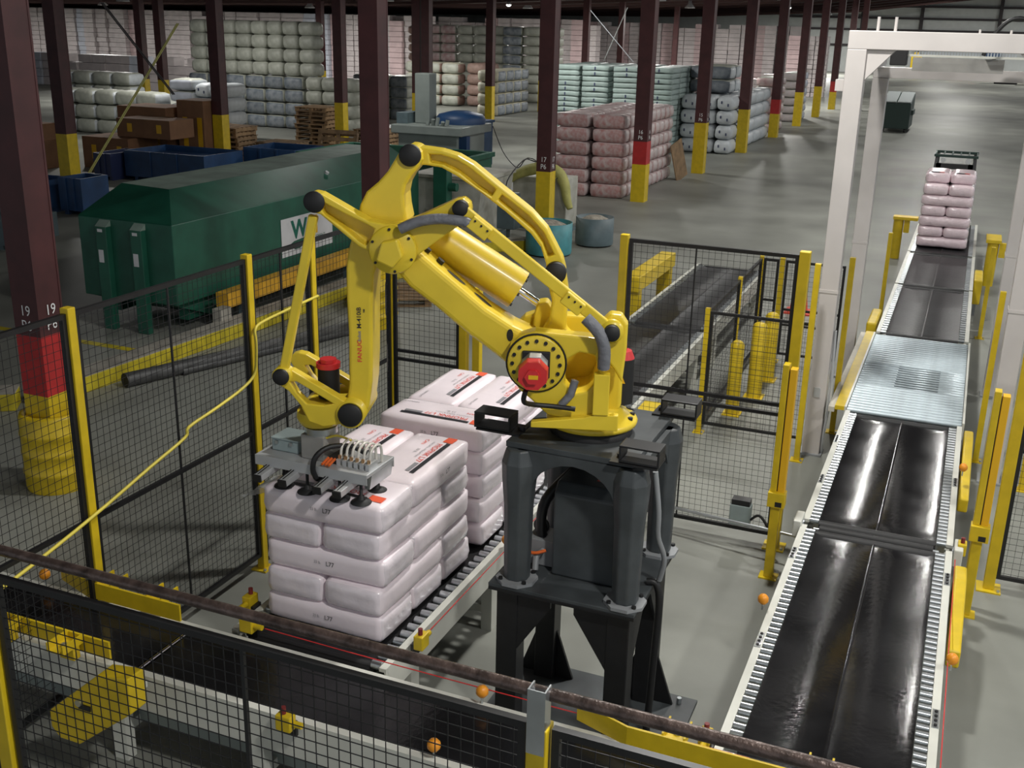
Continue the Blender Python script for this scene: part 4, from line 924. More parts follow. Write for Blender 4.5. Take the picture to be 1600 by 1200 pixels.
def flat(pts, lift=0.003):
    b = MB(); n = 8
    (x0, y0), (x1, y1) = pts
    for i in range(n):
        xa, xb = x0+(x1-x0)*i/n, x0+(x1-x0)*(i+1)/n
        b._add([(xa,y0,ztop(xa,y0,BL,BW,BH)+lift),(xb,y0,ztop(xb,y0,BL,BW,BH)+lift),(xb,y1,ztop(xb,y1,BL,BW,BH)+lift),(xa,y1,ztop(xa,y1,BL,BW,BH)+lift)], [(0,1,2,3)])
    return b
def tprint(body, size, m, x, y, w=1.0, bold=0.0):
    me = text_mesh(body, size, m, w, bold)
    for v in me.vertices:
        v.co.x += x; v.co.y += y; v.co.z = ztop(v.co.x, v.co.y, BL, BW, BH) + 0.003
    return me
PRINT = [('stripe', flat(((-0.255, 0.098), (0.27, 0.128))).mesh('stripe', 'print_black')),
         ('orange_square', flat(((-0.362, 0.062), (-0.268, 0.13))).mesh('orange_square', 'print_orange')),
         ('lettering', tprint('PROPINK L77', 0.056, 'print_red', -0.065, 0.064, 1.0, 0.0)),
         ('small_lettering', tprint('LOOSEFILL INSULATION', 0.022, 'print_grey', -0.10, 0.018, 1.2)),
         ('small_lettering', tprint('33 lb.', 0.030, 'print_grey', -0.06, -0.022, 1.2)),
         ('red_mark', tprint('CAN', 0.036, 'print_red', -0.22, -0.04, 1.2, 0.0)),
         ('grey_panel', flat(((0.12, 0.06), (0.255, 0.09))).mesh('grey_panel', 'print_grey')),
         ('small_lettering', tprint('FIBERGLAS', 0.026, 'print_grey', 0.30, -0.10, 1.1))]
side_me = text_mesh('L77', 0.042, 'print_black', 0.9); side_me2 = text_mesh('33 lb.', 0.028, 'print_grey', 0.8)
ORD = ['bottom', 'second', 'third', 'fourth', 'top']
def bag(x, y, z, rz, label, printed=False, side=False, group=None, me=None):
    o = inst(me or random.choice(bag_mes), 'insulation_bag', None, (x, y, z + BH/2), (0, 0, rz + random.uniform(-0.012, 0.012)))
    tag(o, label, 'bag', group)
    if printed:
        for nm, m_ in PRINT: inst(m_, nm, o)
    if side:
        inst(side_me, 'side_lettering', o, (-0.045, BW/2+0.012, 0.008), (PI/2, 0, PI)); inst(side_me2, 'side_lettering', o, (0.04, BW/2+0.012, 0.008), (PI/2, 0, PI))
    return o
def stack(xc, y0, z0, pats, who, group):
    for k, pat in enumerate(pats):
        z = z0 + k*BH; top = k == len(pats)-1; jx, jy = random.uniform(-0.012, 0.012), random.uniform(-0.012, 0.012)
        tier = ORD[k] + ' tier, ' + who
        if pat == 'XXX':
            for i, nm in enumerate(('front', 'middle', 'rear')):
                bag(xc+jx, y0+jy+BW*(i+0.5)+0.02*i, z, PI, 'pink bag lying crosswise at the %s, %s' % (nm, tier), top, i == 0, group)
        elif pat == 'XYY':
            bag(xc+jx, y0+jy+BW/2, z, PI, 'pink bag lying crosswise at the front, ' + tier, top, True, group)
            for s, nm in ((-1, 'left'), (1, 'right')): bag(xc+jx+s*BW/2*1.02, y0+jy+BW+BL/2, z, -PI/2, 'pink bag lying lengthwise at the %s rear, %s' % (nm, tier), top, top and s > 0, group)
        else:
            for s, nm in ((-1, 'left'), (1, 'right')): bag(xc+jx+s*BW/2*1.03, y0+jy+BL/2, z, -PI/2, 'pink bag end-on at the %s front, %s' % (nm, tier), top, False, group)
            bag(xc+jx, y0+jy+BL+BW/2, z, PI, 'pink bag lying crosswise at the rear, ' + tier, top, False, group)
ZB = ZC + 0.012
stack(-3.20, 4.90, ZB, ['XXX', 'YYX', 'XYY', 'YYX', 'XYY'], 'gripped front stack', 'pink bags of the front stack')
stack(-3.19, 6.28, ZB, ['XXX', 'YYX', 'XYY', 'YYX', 'XYY'], 'second stack', 'pink bags of the second stack')
# loose clear film hanging off the left end of the front top bag
def flap(x, y, z, sc, label):
    b = MB(); b.smooth = True; n = 10; vs = []
    for i in range(n+1):
        for j in range(n+1):
            u, v = i/n, j/n; p = Vector((-0.16*u*(1-0.3*v), (v-0.5)*0.30*(1-0.35*u), -0.10*u*u))
            p += noise.noise_vector(Vector((u*4+x, v*4, 1.3)))*0.035*u; vs.append(p*sc)
    b._add(vs, [(i*(n+1)+j, (i+1)*(n+1)+j, (i+1)*(n+1)+j+1, i*(n+1)+j+1) for i in range(n) for j in range(n)])
    o = b.build('film_flap', 'film', None, loc=(x, y, z)); tag(o, label, 'plastic film')
mf = bpy.data.materials.new('film'); mf.use_nodes = True; nt = mf.node_tree; pb_ = nt.nodes['Principled BSDF']
pb_.inputs['Base Color'].default_value = (0.75, 0.78, 0.80, 1); pb_.inputs['Roughness'].default_value = 0.15; pb_.inputs['Alpha'].default_value = 0.6; MATS['film'] = mf
flap(-3.585, 5.10, ZB+BH*4+0.15, 1.35, 'crumpled clear film sticking out left of the gripped bag')
flap(-3.545, 6.48, ZB+BH*4+0.10, 0.7, 'crumpled clear film at the left end of the second stack top bag')
# wrapped stack far down the right conveyor
wm = [bag_mesh(BL, BW-0.01, BH-0.004, 20+s, 10, 6, 4, 0.042, 0.008, 0.01, ('bag_wrapped', 'bag_wrapped')) for s in range(3)]
xc, y0 = -0.30, 19.75
OR7 = ['lowest', 'second', 'third', 'fourth', 'fifth', 'sixth', 'top']
for k in range(7):
    z = ZC + 0.012 + k*BH; tier = OR7[k] + ' tier, wrapped stack'; g_ = 'film wrapped bags on the far conveyor'
    if k in (0, 2, 4):
        bag(xc, y0+BW/2, z, PI, 'shiny pink bag crosswise at the front, ' + tier, False, False, g_, wm[k % 3])
        for s, nm in ((-1, 'left'), (1, 'right')): bag(xc+s*BW/2*1.02, y0+BW+BL/2, z, -PI/2, 'shiny pink bag lengthwise at the %s rear, %s' % (nm, tier), False, False, g_, wm[(k+1) % 3])
    else:
        yy = y0 + (0.22 if k == 6 else 0)
        for s, nm in ((-1, 'left'), (1, 'right')):
            o = bag(xc+s*BW/2*1.02, yy+BL/2, z, -PI/2, 'shiny pink bag end-on at the %s front, %s' % (nm, tier), False, False, g_, wm[(k+2) % 3])
            if k == 6:
                MB().prism([(0.30, -0.12), (0.36, -0.12), (0.37, 0.02), (0.33, 0.02)], 0, 0.003, lambda u, v, a: (u, v, BH/2+0.008+a)).build('black_print', 'print_black', o)
                MB().prism([(0.31, 0.0), (0.36, 0.0), (0.36, 0.10), (0.33, 0.08)], 0, 0.003, lambda u, v, a: (u, v, BH/2+0.008+a)).build('red_print', 'print_red', o)
        if k != 6: bag(xc, yy+BL+BW/2, z, PI, 'shiny pink bag crosswise at the rear, ' + tier, False, False, g_, wm[k % 3])

# ---------------------------------------------------------------- stretch hooder gantry
t = empty('stretch_gantry', (0, 0, 0), 0, 'tall white steel gantry standing over the right conveyor', 'gantry')
GX0, GX1, GY0, GY1 = -1.10, 0.58, 10.72, 13.52
def leg(x, y, zt):
    b = MB().box(x-0.085, x+0.085, y-0.09, y+0.09, 0, zt).build('leg', 'gantry_white', t, 0.006)
    MB().box(x-0.09, x+0.09, y-0.095, y+0.095, 1.68, 1.71).build('splice_collar', 'gantry_white', b)
    MB().box(x-0.11, x+0.11, y-0.12, y+0.12, 0, 0.02).build('foot_plate', 'motor_grey', b)
for x in (GX0, GX1):
    leg(x, GY0, 3.93); leg(x, GY1, 3.58)
MB().box(GX0-0.085, 1.2, GY0-0.09, GY0+0.09, 3.93, 4.09).build('top_beam', 'gantry_white', t, 0.006)
MB().box(GX0-0.085, 1.2, GY1-0.07, GY1+0.07, 3.58, 3.70).build('rear_beam', 'gantry_white', t, 0.006)
for x in (GX0, GX1): MB().box(x-0.05, x+0.05, GY0+0.09, GY1-0.07, 3.72, 3.84).build('side_beam', 'gantry_white', t)
MB().prism([(GX0+0.085, 3.93), (GX0+0.33, 3.93), (GX0+0.085, 3.66)], GY0-0.06, GY0+0.06).build('corner_gusset', 'gantry_white', t)
MB().prism([(GX1-0.085, 3.93), (GX1-0.33, 3.93), (GX1-0.085, 3.66)], GY0-0.06, GY0+0.06).build('corner_gusset', 'gantry_white', t)
MB().box(GX0-0.16, GX0-0.086, GY0-0.06, GY0+0.04, 3.56, 3.66).build('junction_box', 'gantry_white', t)
for x in (-0.95, -0.80): MB().cyl((x, GY0, 4.09), (x, GY0, 4.21), 0.014, 8).build('top_stud', 'gantry_white', t)
for x in (-0.1, 0.15, 0.4): MB().cyl((x, GY0, 4.09), (x, GY0, 4.12), 0.010, 8).build('top_stud', 'gantry_white', t)
# film carriage between the beams
MB().box(GX0+0.30, GX1-0.25, 12.2, 12.26, 3.85, 3.87).build('carriage_rail', 'frame_white', t); MB().box(GX0+0.30, GX1-0.25, 12.2, 12.26, 3.91, 3.925).build('carriage_rail', 'frame_white', t)
tm = MB().box(-0.008, 0.008, -0.012, 0.012, 0, 0.04).mesh('rack_tooth', 'steel')
for i in range(34): inst(tm, 'rack_tooth', t, (GX0+0.42+0.028*i, 12.23, 3.87))
MB().box(GX0+0.18, GX0+0.34, 12.1, 12.3, 3.76, 3.92).build('carriage_drive', 'rubber', t, 0.01)
MB().box(GX0+0.36, GX1-0.42, 12.8, 12.83, 3.69, 3.83).build('film_screen', 'bracket_grey', t)
MB().box(-0.05, 0.12, 12.6, 12.85, 3.86, 4.02).build('top_motor', 'blue_steel', t, 0.01)
MB().tube([(-0.05, 12.0, 3.88), (0.0, 12.0, 4.04), (0.12, 12.0, 4.2), (0.26, 12.0, 4.23), (0.42, 12.0, 4.14), (0.58, 12.0, 4.02), (0.8, 12.0, 3.98)], 0.02, 8).build('cable_carrier', 'cable_black', t)
MB().box(GX0-0.03, GX0+0.03, GY0-0.098, GY0-0.0905, 0.62, 0.72).build('switch_plate', 'alu', t)
MB().tube([(GX0+0.10, GY0-0.02, 1.30), (GX0+0.115, GY0-0.02, 0.9), (GX0+0.125, GY0-0.02, 0.60), (GX0+0.10, GY0-0.04, 0.2), (GX0+0.10, GY0-0.02, 0.02)], 0.016, 6).build('conduit', 'alu', t)
# guard bollards with flat caps by the wrapped stack
for (x, y, lb, sx) in ((-1.12, 21.6, 'yellow guard with flat top left of the wrapped stack', 1), (0.52, 19.9, 'yellow guard with flat top right of the wrapped stack', -1)):
    o = empty('conveyor_guard', (x, y, 0), 0, lb, 'guard', 'yellow flat topped guards')
    MB().cyl((0, 0, 0), (0, 0, 0.74), 0.09, 16).build('pipe', 'yellow_paint', o)
    MB().box(-0.12 if sx < 0 else -0.10, 0.12 if sx < 0 else 0.34, -0.12, 0.5 if sx < 0 else 0.12, 0.741, 0.80).build('cap_plate', 'yellow_paint', o, 0.006)
    MB().box(0.10, 0.2, -0.05, 0.05, 0.50, 0.74).build('rib', 'yellow_paint', o)
# yellow plates on the conveyor frame beside the far sections
for (y, lb) in ((14.3, 'yellow cover plate left of the belt beyond the roller bed'), (17.6, 'yellow cover plate right of the far belt section')):
    x = -0.88 if y < 15 else 0.33
    o = empty('cover_plate', (x, y, 0), 0, lb, 'cover'); MB().box(-0.06, 0.06, -0.4, 0.4, 0.25, 0.62).build('plate', 'yellow_paint', o, 0.02); MB().box(-0.02, 0.02, -0.05, 0.05, 0, 0.25).build('stand', 'motor_grey', o)
# yellow guard beam beside the far left conveyor
o = empty('guard_rail', (-3.95, 14.6, 0), 0, 'yellow guard rail along the left of the farthest belt conveyor', 'guard rail')
MB().box(-0.11, 0.11, -0.95, 0.95, 0.72, 0.92).build('beam', 'yellow_paint', o, 0.01)
for y in (-0.8, 0.8): MB().box(-0.09, 0.09, y-0.09, y+0.09, 0, 0.72).build('stand', 'yellow_paint', o)
o = empty('yellow_frame', (-2.45, 9.35, 0), 0, 'yellow bracket frame beside the conveyor seen through the riser', 'bracket')
MB().box(-0.03, 0.03, -0.22, -0.16, 0, 0.60).build('stand', 'yellow_paint', o); MB().box(-0.03, 0.03, 0.16, 0.22, 0, 0.60).build('stand', 'yellow_paint', o); MB().box(-0.12, 0.05, -0.25, 0.25, 0.601, 0.68).build('head', 'yellow_paint', o)
# wooden block behind the right mesh
o = empty('wood_block', (1.0, 8.62, 0), 0, 'brown wooden block behind the right mesh panel', 'block'); MB().box(-0.16, 0.16, -0.05, 0.05, 0.0, 0.10).build('block', 'wood', o, 0.005); MB().box(-0.16, 0.16, -0.16, -0.0505, 0, 0.05).build('offcut', 'wood', o, 0.005)

# ---------------------------------------------------------------- forklift behind the wrapped stack
t = empty('forklift', (-0.32, 23.3, 0), 0, 'dark forklift behind the wrapped bag stack', 'forklift')
MB().box(-0.42, 0.42, 0.6, 2.2, 0.28, 0.95).build('chassis', 'dark_green', t, 0.05)
for sx in (-1, 1):
    MB().box(sx*0.30-0.05, sx*0.30+0.05, 0.1, 0.2, 0.15, 1.62).build('mast_rail', 'rubber', t)
    MB().bar((sx*0.40, 0.7, 0.95), (sx*0.36, 1.0, 1.66), 0.06, 0.06).build('guard_pillar', 'rubber', t); MB().bar((sx*0.40, 2.0, 0.95), (sx*0.36, 1.8, 1.66), 0.06, 0.06).build('guard_pillar', 'rubber', t)
    for y in (0.7, 1.85): MB().cyl((sx*0.44, y, 0.27), (sx*0.30, y, 0.27), 0.26, 20).build('wheel', 'rubber', t)
    MB().box(sx*0.2-0.05, sx*0.2+0.05, -0.5, 0.1, 0.08, 0.12).build('fork', 'rubber', t)
    MB().cyl((sx*0.24, 0.98, 1.60), (sx*0.24, 0.93, 1.60), 0.05, 12).build('headlamp', 'alu', t)
b = MB()
for y in (0.98, 1.82): b.box(-0.42, 0.42, y-0.03, y+0.03, 1.66, 1.71)
for i in range(6): b.box(-0.40+0.16*i-0.015, -0.40+0.16*i+0.015, 1.01, 1.79, 1.67, 1.70)
b.build('overhead_guard', 'dark_green', t)
MB().box(-0.25, 0.25, 1.4, 1.8, 0.95, 1.3).build('seat', 'rubber', t, 0.04)
MB().box(-0.34, 0.34, 0.1, 0.2, 1.52, 1.62).build('mast_crossbar', 'rubber', t)

# ================================================================ GREEN COMPACTOR CONTAINER AND CURB
t = empty('compactor_container', (-9.42, 11.2, 0), 0, 'long dark green steel waste container with hipped roof behind the left fence', 'container')
W_, L_, ZE, ZR, ZL = 1.56, 6.9, 1.50, 1.83, 0.42
vs = [(-W_, 0, ZL), (0, 0, ZL), (0, L_, ZL), (-W_, L_, ZL), (-W_, 0, ZE), (0, 0, ZE), (0, L_, ZE), (-W_, L_, ZE)]
MB()._add(vs, [(0,3,2,1),(0,1,5,4),(1,2,6,5),(2,3,7,6),(3,0,4,7),(4,5,6,7)]).build('body', 'green_steel', t, 0.012)
rv = [(-W_, 0, ZE), (0, 0, ZE), (0, L_, ZE), (-W_, L_, ZE), (-W_*0.98, 0.85, ZR), (-0.58, 0.70, ZR), (-0.58, L_, ZR), (-W_*0.98, L_, ZR)]
b = MB(); b._add([(x, y, z+0.001) for x, y, z in rv], [(0,1,5,4),(1,2,6,5),(2,3,7,6),(3,0,4,7)]); b.build('sloped_roof', 'green_steel', t)
MB()._add([(x, y, z+0.002) for x, y, z in rv[4:]] , [(0,1,2,3)]).build('roof_deck', 'green_roof', t)
for x in (-1.10, -0.52):
    r_ = MB().box(x-0.09, x+0.09, -0.10, 0.0, 0.0, ZE-0.10).build('end_post', 'green_steel', t, 0.008)
    MB().prism([(-0.10, ZE-0.099), (0, ZE-0.099), (0, ZE-0.02)], x-0.09, x+0.09, lambda u, v, a: (a, u, v)).build('post_cap', 'green_roof', r_)
    MB().box(x-0.06, x+0.02, -0.104, -0.1005, 0.92, 1.09).build('white_sticker', 'sign_white', r_)
    MB().box(x-0.05, x+0.03, -0.104, -0.1005, ZE-0.17, ZE-0.13).build('small_sticker', 'sign_white', r_)
MB().prism([(0, ZL), (0.6, ZL), (1.2, 0.05), (1.0, 0.05)], -W_*0.9, -0.1, lambda u, v, a: (a, u, v)).build('hopper_chute', 'green_steel', t)
for x in (-W_+0.15, -0.25): MB().box(x-0.08, x+0.08, 0.4, L_-0.2, 0.12, ZL-0.001).build('skid_rail', 'green_steel', t)
# sign
sg = MB().prism([(2.42, 0.62), (3.85, 0.62), (3.85, 1.20), (2.42, 1.20)], 0.004, 0.012, lambda u, v, a: (a, u, v)).build('sign_board', 'sign_white', t, 0.002)
def side_text(s, size, m, y, z, wd=1.0, bold=0.0):
    me = text_mesh(s, size, m, wd, bold); inst(me, 'lettering', sg, (0.014, y, z), (PI/2, 0, PI/2))
side_text('W', 0.38, 'sign_green', 2.90, 0.99, 1.05, 0.014); side_text('M', 0.38, 'sign_yellow', 3.28, 0.99, 0.95, 0.014)
side_text('WASTE MANAGEMENT', 0.075, 'sign_green', 3.20, 0.80, 1.1)
MB().prism([(2.43, 0.78), (2.62, 0.79), (2.75, 0.83), (3.2, 0.86), (3.1, 0.79), (2.9, 0.70), (2.75, 0.70), (2.72, 0.76), (2.62, 0.775)], 0.013, 0.015, lambda u, v, a: (a, u, v)).build('torn_patch', 'green_steel', sg)
MB().cyl((-0.30, 4.2, 1.66), (-0.27, 4.2, 1.70), 0.035, 10).build('roof_knob', 'sign_white', t)
# second green steel box and hydraulic column behind the robot
t = empty('green_bin', (-13.6, 20.5, 0), 0, 'open green steel bin behind the container roof', 'bin')
b = MB(); b.box(0, 3.6, 0, 0.06, 0.2, 1.2); b.box(0, 3.6, 2.2, 2.26, 0.2, 1.2); b.box(0, 0.06, 0.06, 2.2, 0.2, 1.2); b.box(3.54, 3.6, 0.06, 2.2, 0.2, 1.2); b.box(0, 3.6, 0, 2.26, 0.0, 0.2); b.build('shell', 'green_steel', t)
b = MB(); b.box(-0.06, 3.66, -0.06, 0.08, 1.2, 1.30); b.box(-0.06, 3.66, 2.18, 2.32, 1.2, 1.30); b.box(-0.06, 0.08, 0.08, 2.18, 1.2, 1.3); b.box(3.52, 3.66, 0.08, 2.18, 1.2, 1.3); b.build('rim', 'green_steel', t)
b = MB()
for i in range(14):
    x, y = random.uniform(0.3, 3.3), random.uniform(0.3, 1.9); b.bar((x, y, 1.0), (x+random.uniform(-0.5, 0.5), y+random.uniform(-0.4, 0.4), 1.25), 0.2, 0.03)
o = b.build('scrap_wood', 'wood', t); o['kind'] = 'stuff'
MB().box(0, 3.6, 0.06, 2.2, 0.2, 0.95).build('fill', 'scrap', t)
t = empty('hydraulic_column', (-9.05, 18.35, 0), 0, 'dark green hydraulic column at the end of the container', 'column')
MB().box(-0.14, 0.14, -0.12, 0.12, 0, 1.62).build('column', 'green_steel', t, 0.01); MB().cyl((0.14, 0, 1.15), (0.30, 0, 1.15), 0.08, 12).build('valve', 'green_steel', t); MB().box(0.02, 0.2, -0.2, 0.12, 0.6, 0.75).build('side_bracket', 'green_steel', t)
# skid rail, curb, pipe, block
o = MB().box(-9.22, -9.02, 11.75, 19.0, 0.32, 0.52).build('skid_beam', 'beam_orange'); tag(o, 'orange yellow steel beam along the foot of the green container', 'beam')
for y in (12.2, 15, 18): MB().box(-9.2, -9.04, y, y+0.12, 0, 0.319).build('stand', 'slate_steel', o)
o = MB().box(-9.10, -8.96, 11.5, 11.72, 0, 0.36).build('concrete_block', 'curb_top'); tag(o, 'grey block at the near end of the orange beam', 'block')
def curb(p0, p1, label):
    d = Vector((p1[0]-p0[0], p1[1]-p0[1], 0)); L = d.length
    t = empty('floor_curb', (p0[0], p0[1], 0), math.atan2(d.y, d.x), label, 'curb', 'yellow concrete curbs')
    MB().box(0, L, -0.15, 0.15, 0, 0.19).build('curb_body', 'curb_yellow', t, 0.01); MB().box(0, L, -0.148, 0.148, 0.1905, 0.205).build('curb_top', 'curb_top', t)
curb((-9.05, 8.35), (-8.42, 19.3), 'long yellow concrete curb in front of the green container')
curb((-10.9, 7.0), (-9.2, 8.25), 'short yellow curb at the left edge behind column 19')
o = MB().box(-16, -9.4, 10.4, 10.52, 0, 0.004).build('floor_stripe', 'curb_yellow', None); tag(o, 'faded yellow stripe on the floor left of the container', 'floor marking')
prof = [(0.085, 0), (0.085, 3.3), (0.07, 3.3), (0.07, 0), (0.085, 0)]
o = MB().lathe(prof, 20, axis='x').build('steel_pipe', 'pipe_dark', None, loc=(-8.62, 9.25, 0.087), rz=math.radians(70.5)); tag(o, 'dark steel pipe lying on the floor beside the yellow curb', 'pipe')
o = MB().lathe([(0.05, 0), (0.05, 2.6), (0.04, 2.6), (0.04, 0), (0.05, 0)], 16, axis='x').build('steel_pipe', 'pipe_dark', None, loc=(-8.34, 9.9, 0.052), rz=math.radians(70.5)); tag(o, 'thinner dark pipe on the floor in front of the thick pipe', 'pipe')
# press / baler machine
t = empty('baling_press', (-13.2, 24.0, 0), 0, 'grey machine with blue hood behind the second green bin', 'machine')
MB().box(0.15, 1.75, 0, 1.6, 0, 1.45).build('housing', 'machine_grey', t, 0.02); MB().box(0.0, 1.9, -0.1, 1.7, 1.451, 1.66).build('top_frame', 'machine_grey', t, 0.02)
MB().box(0.35, 0.75, 0.5, 0.9, 1.661, 2.85).build('column', 'machine_grey', t, 0.02)
MB().box(0.0, 0.30, 0.2, 0.9, 1.661, 1.92).build('control_box', 'slate_steel', t)
MB().lathe([(0.62, 0.0), (0.62, 0.12), (0.55, 0.22), (0.2, 0.30), (0.0005, 0.30)], 20, (1.3, 1.15, 1.661)).build('hood', 'blue_steel', t)
MB().box(1.55, 1.95, 0.1, 0.3, 1.10, 1.45).build('side_drive', 'blue_steel', t)
for i in range(5): MB().cyl((0.9+0.13*i, 0.1+0.05*(i % 2), 1.661), (0.92+0.13*i, 0.12, 1.76+0.05*(i % 3)), 0.05, 8).build('hose_fitting', 'machine_grey', t)
o = empty('blue_bin', (-14.9, 28.0, 0), 0, 'blue steel bin left of the grey press', 'bin'); MB().box(0, 2.1, 0, 1.2, 0.15, 1.35).build('body', 'blue_steel', o, 0.02); MB().box(-0.04, 2.14, -0.04, 1.24, 1.351, 1.42).build('rim', 'blue_steel', o)
for x in (0.1, 1.9): MB().box(x, x+0.1, 0.1, 1.1, 0, 0.15).build('skid', 'blue_steel', o)
# dirty white hopper with ribs
t = empty('white_hopper', (-9.95, 18.85, 0), 0, 'stained white steel hopper behind the curved robot link', 'hopper')
MB().prism([(0.2, 0.1), (1.35, 0.1), (1.5, 1.22), (0.0, 1.22)], 0, 1.5).build('shell', 'dirty_white', t, 0.015)
for i in range(5): MB().box(0.3, 1.3, -0.03, -0.001, 0.14+0.11*i, 0.19+0.11*i).build('rib', 'dirty_white', t)
MB().box(-0.03, 1.53, -0.05, 1.55, 1.221, 1.28).build('rim', 'dirty_white', t)
for x in (0.35, 1.4): MB().box(x-0.05, x+0.05, 0.1, 1.4, 0, 0.1).build('foot', 'slate_steel', t)
o = empty('grey_cabinet', (-8.0, 19.05, 0), 0, 'small grey cabinet with cable left of column 17', 'cabinet'); MB().box(-0.18, 0.18, -0.15, 0.15, 0.35, 1.02).build('body', 'slate_steel', o, 0.01); MB().box(-0.03, 0.03, -0.03, 0.03, 0, 0.35).build('stand', 'slate_steel', o); MB().box(-0.06, 0.10, -0.1505, -0.15, 1.0, 1.12).build('paper', 'sign_white', o)
o = MB().tube([(-11.4, 26.0, 1.55), (-10.9, 25.5, 1.0), (-10.4, 25.0, 0.75), (-10.0, 24.4, 0.78), (-9.6, 23.8, 1.05), (-9.2, 23.2, 1.12), (-8.0, 21.8, 1.1), (-7.55, 20.0, 1.1)], 0.012, 6).build('power_cable', 'cable_black'); tag(o, 'black cable sagging from the grey press to column 17', 'cable')
o = MB().tube([(-8.65, 22.6, 1.06), (-8.25, 20.6, 1.5), (-8.06, 19.2, 1.3), (-8.08, 19.06, 1.03)], 0.012, 6).build('power_cable', 'cable_black'); tag(o, 'black cable hanging down to the small grey cabinet', 'cable')
o = MB().tube([(-9.2, 21.0, 0.62), (-8.95, 21.0, 0.86), (-8.7, 21.0, 1.06), (-8.4, 21.0, 1.2), (-8.05, 21.0, 1.27), (-7.75, 21.0, 1.2), (-7.6, 21.0, 0.98), (-7.52, 20.95, 0.7), (-7.42, 20.9, 0.5)], [0.05, 0.07, 0.09, 0.12, 0.13, 0.12, 0.11, 0.09, 0.06], 10).build('fabric_hose', 'yellow_hose'); tag(o, 'limp yellow fabric hose draped behind column 17', 'hose')
o = empty('hose_support', (-8.35, 21.15, 0), 0, 'white bin under the yellow hose behind column 17', 'bin'); MB().box(-0.45, 0.75, 0.0, 0.7, 0.05, 1.05).build('body', 'dirty_white', o, 0.02); MB().box(-0.3, 0.9, -0.2, 0.4, 0, 0.05).build('foot', 'slate_steel', o)
curb((-8.3, 18.3), (-7.55, 19.0), 'yellow curb end behind the curved robot link')
def tub(x, y, r, h, m, label):
    t = empty('round_tub', (x, y, 0), 0, label, 'tub')
    MB().lathe([(r*0.98, 0.03), (r, 0.06), (r, h), (r*0.95, h), (r*0.95, h-0.10), (0.0005, h-0.10)], 32).build('shell', m, t)
    MB().lathe([(r*0.94, h-0.10), (r*0.7, h-0.04), (r*0.35, h+0.02), (0.0005, h+0.03)], 20).build('scrap_heap', 'scrap', t)
    for k in range(3): MB().box(r*0.6*math.cos(k*2.1)-0.05, r*0.6*math.cos(k*2.1)+0.05, r*0.6*math.sin(k*2.1)-0.05, r*0.6*math.sin(k*2.1)+0.05, 0, 0.03).build('foot', 'rubber', t)
tub(-7.05, 18.75, 0.43, 0.60, 'teal_steel', 'round teal steel tub full of scrap in front of column 17')
tub(-6.58, 20.0, 0.37, 0.55, 'slate_steel', 'round blue grey tub of pale scrap right of the teal tub')

# ================================================================ PALLETS, CARTONS, BLUE BINS AT LEFT
NTH = ['first', 'second', 'third', 'fourth', 'fifth', 'sixth', 'seventh', 'eighth', 'ninth', 'tenth', 'eleventh', 'twelfth', 'thirteenth', 'fourteenth', 'fifteenth', 'sixteenth']
def pallet_mesh():
    b = MB()
    for i in range(6): b.box(-0.6, 0.6, -0.5+0.2*i-0.055+0.0, -0.5+0.2*i+0.055, 0.115, 0.135)
    for x in (-0.55, 0, 0.55): b.box(x-0.05, x+0.05, -0.5, 0.5, 0.02, 0.115)
    for y in (-0.45, 0.45): b.box(-0.6, 0.6, y-0.05, y+0.05, 0, 0.02)
    return b.mesh('pallet', 'wood')
pm = pallet_mesh()
def pallets(x, y, n, where):
    for i in range(n):
        o = inst(pm, 'wooden_pallet', None, (x+random.uniform(-0.05, 0.05), y+random.uniform(-0.05, 0.05), i*0.137), (0, 0, random.uniform(-0.08, 0.08)))
        tag(o, '%s pallet in the %s' % ('top' if i == n-1 else 'bottom' if i == 0 else NTH[i], where), 'pallet', 'pallets in the ' + where)
pallets(-20.6, 27.4, 7, 'pile around the column left of the white wall')
pallets(-19.1, 27.9, 4, 'low pile right behind the blue bins')
pallets(-20.6, 32.3, 9, 'tall pile in front of the blue labelled bales')
pallets(-18.7, 32.9, 4, 'low pile beside the tall pallet pile')
pallets(-22.6, 28.8, 6, 'pile behind the blue bins')
o = inst(pm, 'wooden_pallet', None, (-16.6, 27.0, 0.52), (math.radians(78), 0, 0.1)); tag(o, 'wooden pallet leaning on edge behind the container roof', 'pallet')
o = inst(pm, 'wooden_pallet', None, (-7.95, 14.35, 0.0), (0, 0, 0.5)); tag(o, 'dark wooden pallet lying on the floor behind the narrow left fence panel', 'pallet')
def carton(x, y, z, w, d, h, label, rz=0.0):
    t = empty('cardboard_carton', (x, y, z), rz, label, 'carton', 'brown cardboard cartons')
    MB().box(0, w, 0, d, 0, h).build('box', 'cardboard', t, 0.01); MB().box(w*0.46, w*0.54, -0.004, d+0.004, h, h+0.004).build('tape', 'wood', t)
    for fx in (0.2, 0.75): MB().box(w*fx, w*fx+0.16, -0.004, -0.0005, h*0.3, h*0.75).build('yellow_tag', 'sign_yellow', t)
carton(-22.7, 23.6, 0.0, 1.6, 1.2, 0.85, 'large brown carton on the floor right of the far left column')
carton(-22.55, 24.9, 0.0, 1.7, 1.2, 1.6, 'tall dark brown carton behind the far left cartons')
carton(-20.95, 23.9, 0.0, 1.0, 1.0, 0.6, 'low brown carton under the tagged carton')
carton(-21.75, 23.95, 0.862, 1.8, 1.0, 0.50, 'brown carton with two yellow tags on the carton pile')
carton(-20.7, 25.2, 0.0, 0.9, 0.9, 1.82, 'upright brown carton at the top of the carton pile')
carton(-24.4, 22.2, 0.0, 1.2, 1.0, 0.75, 'brown carton left of the far left column')
carton(-24.3, 22.3, 0.751, 1.1, 0.9, 0.45, 'carton stacked left of the far left column')
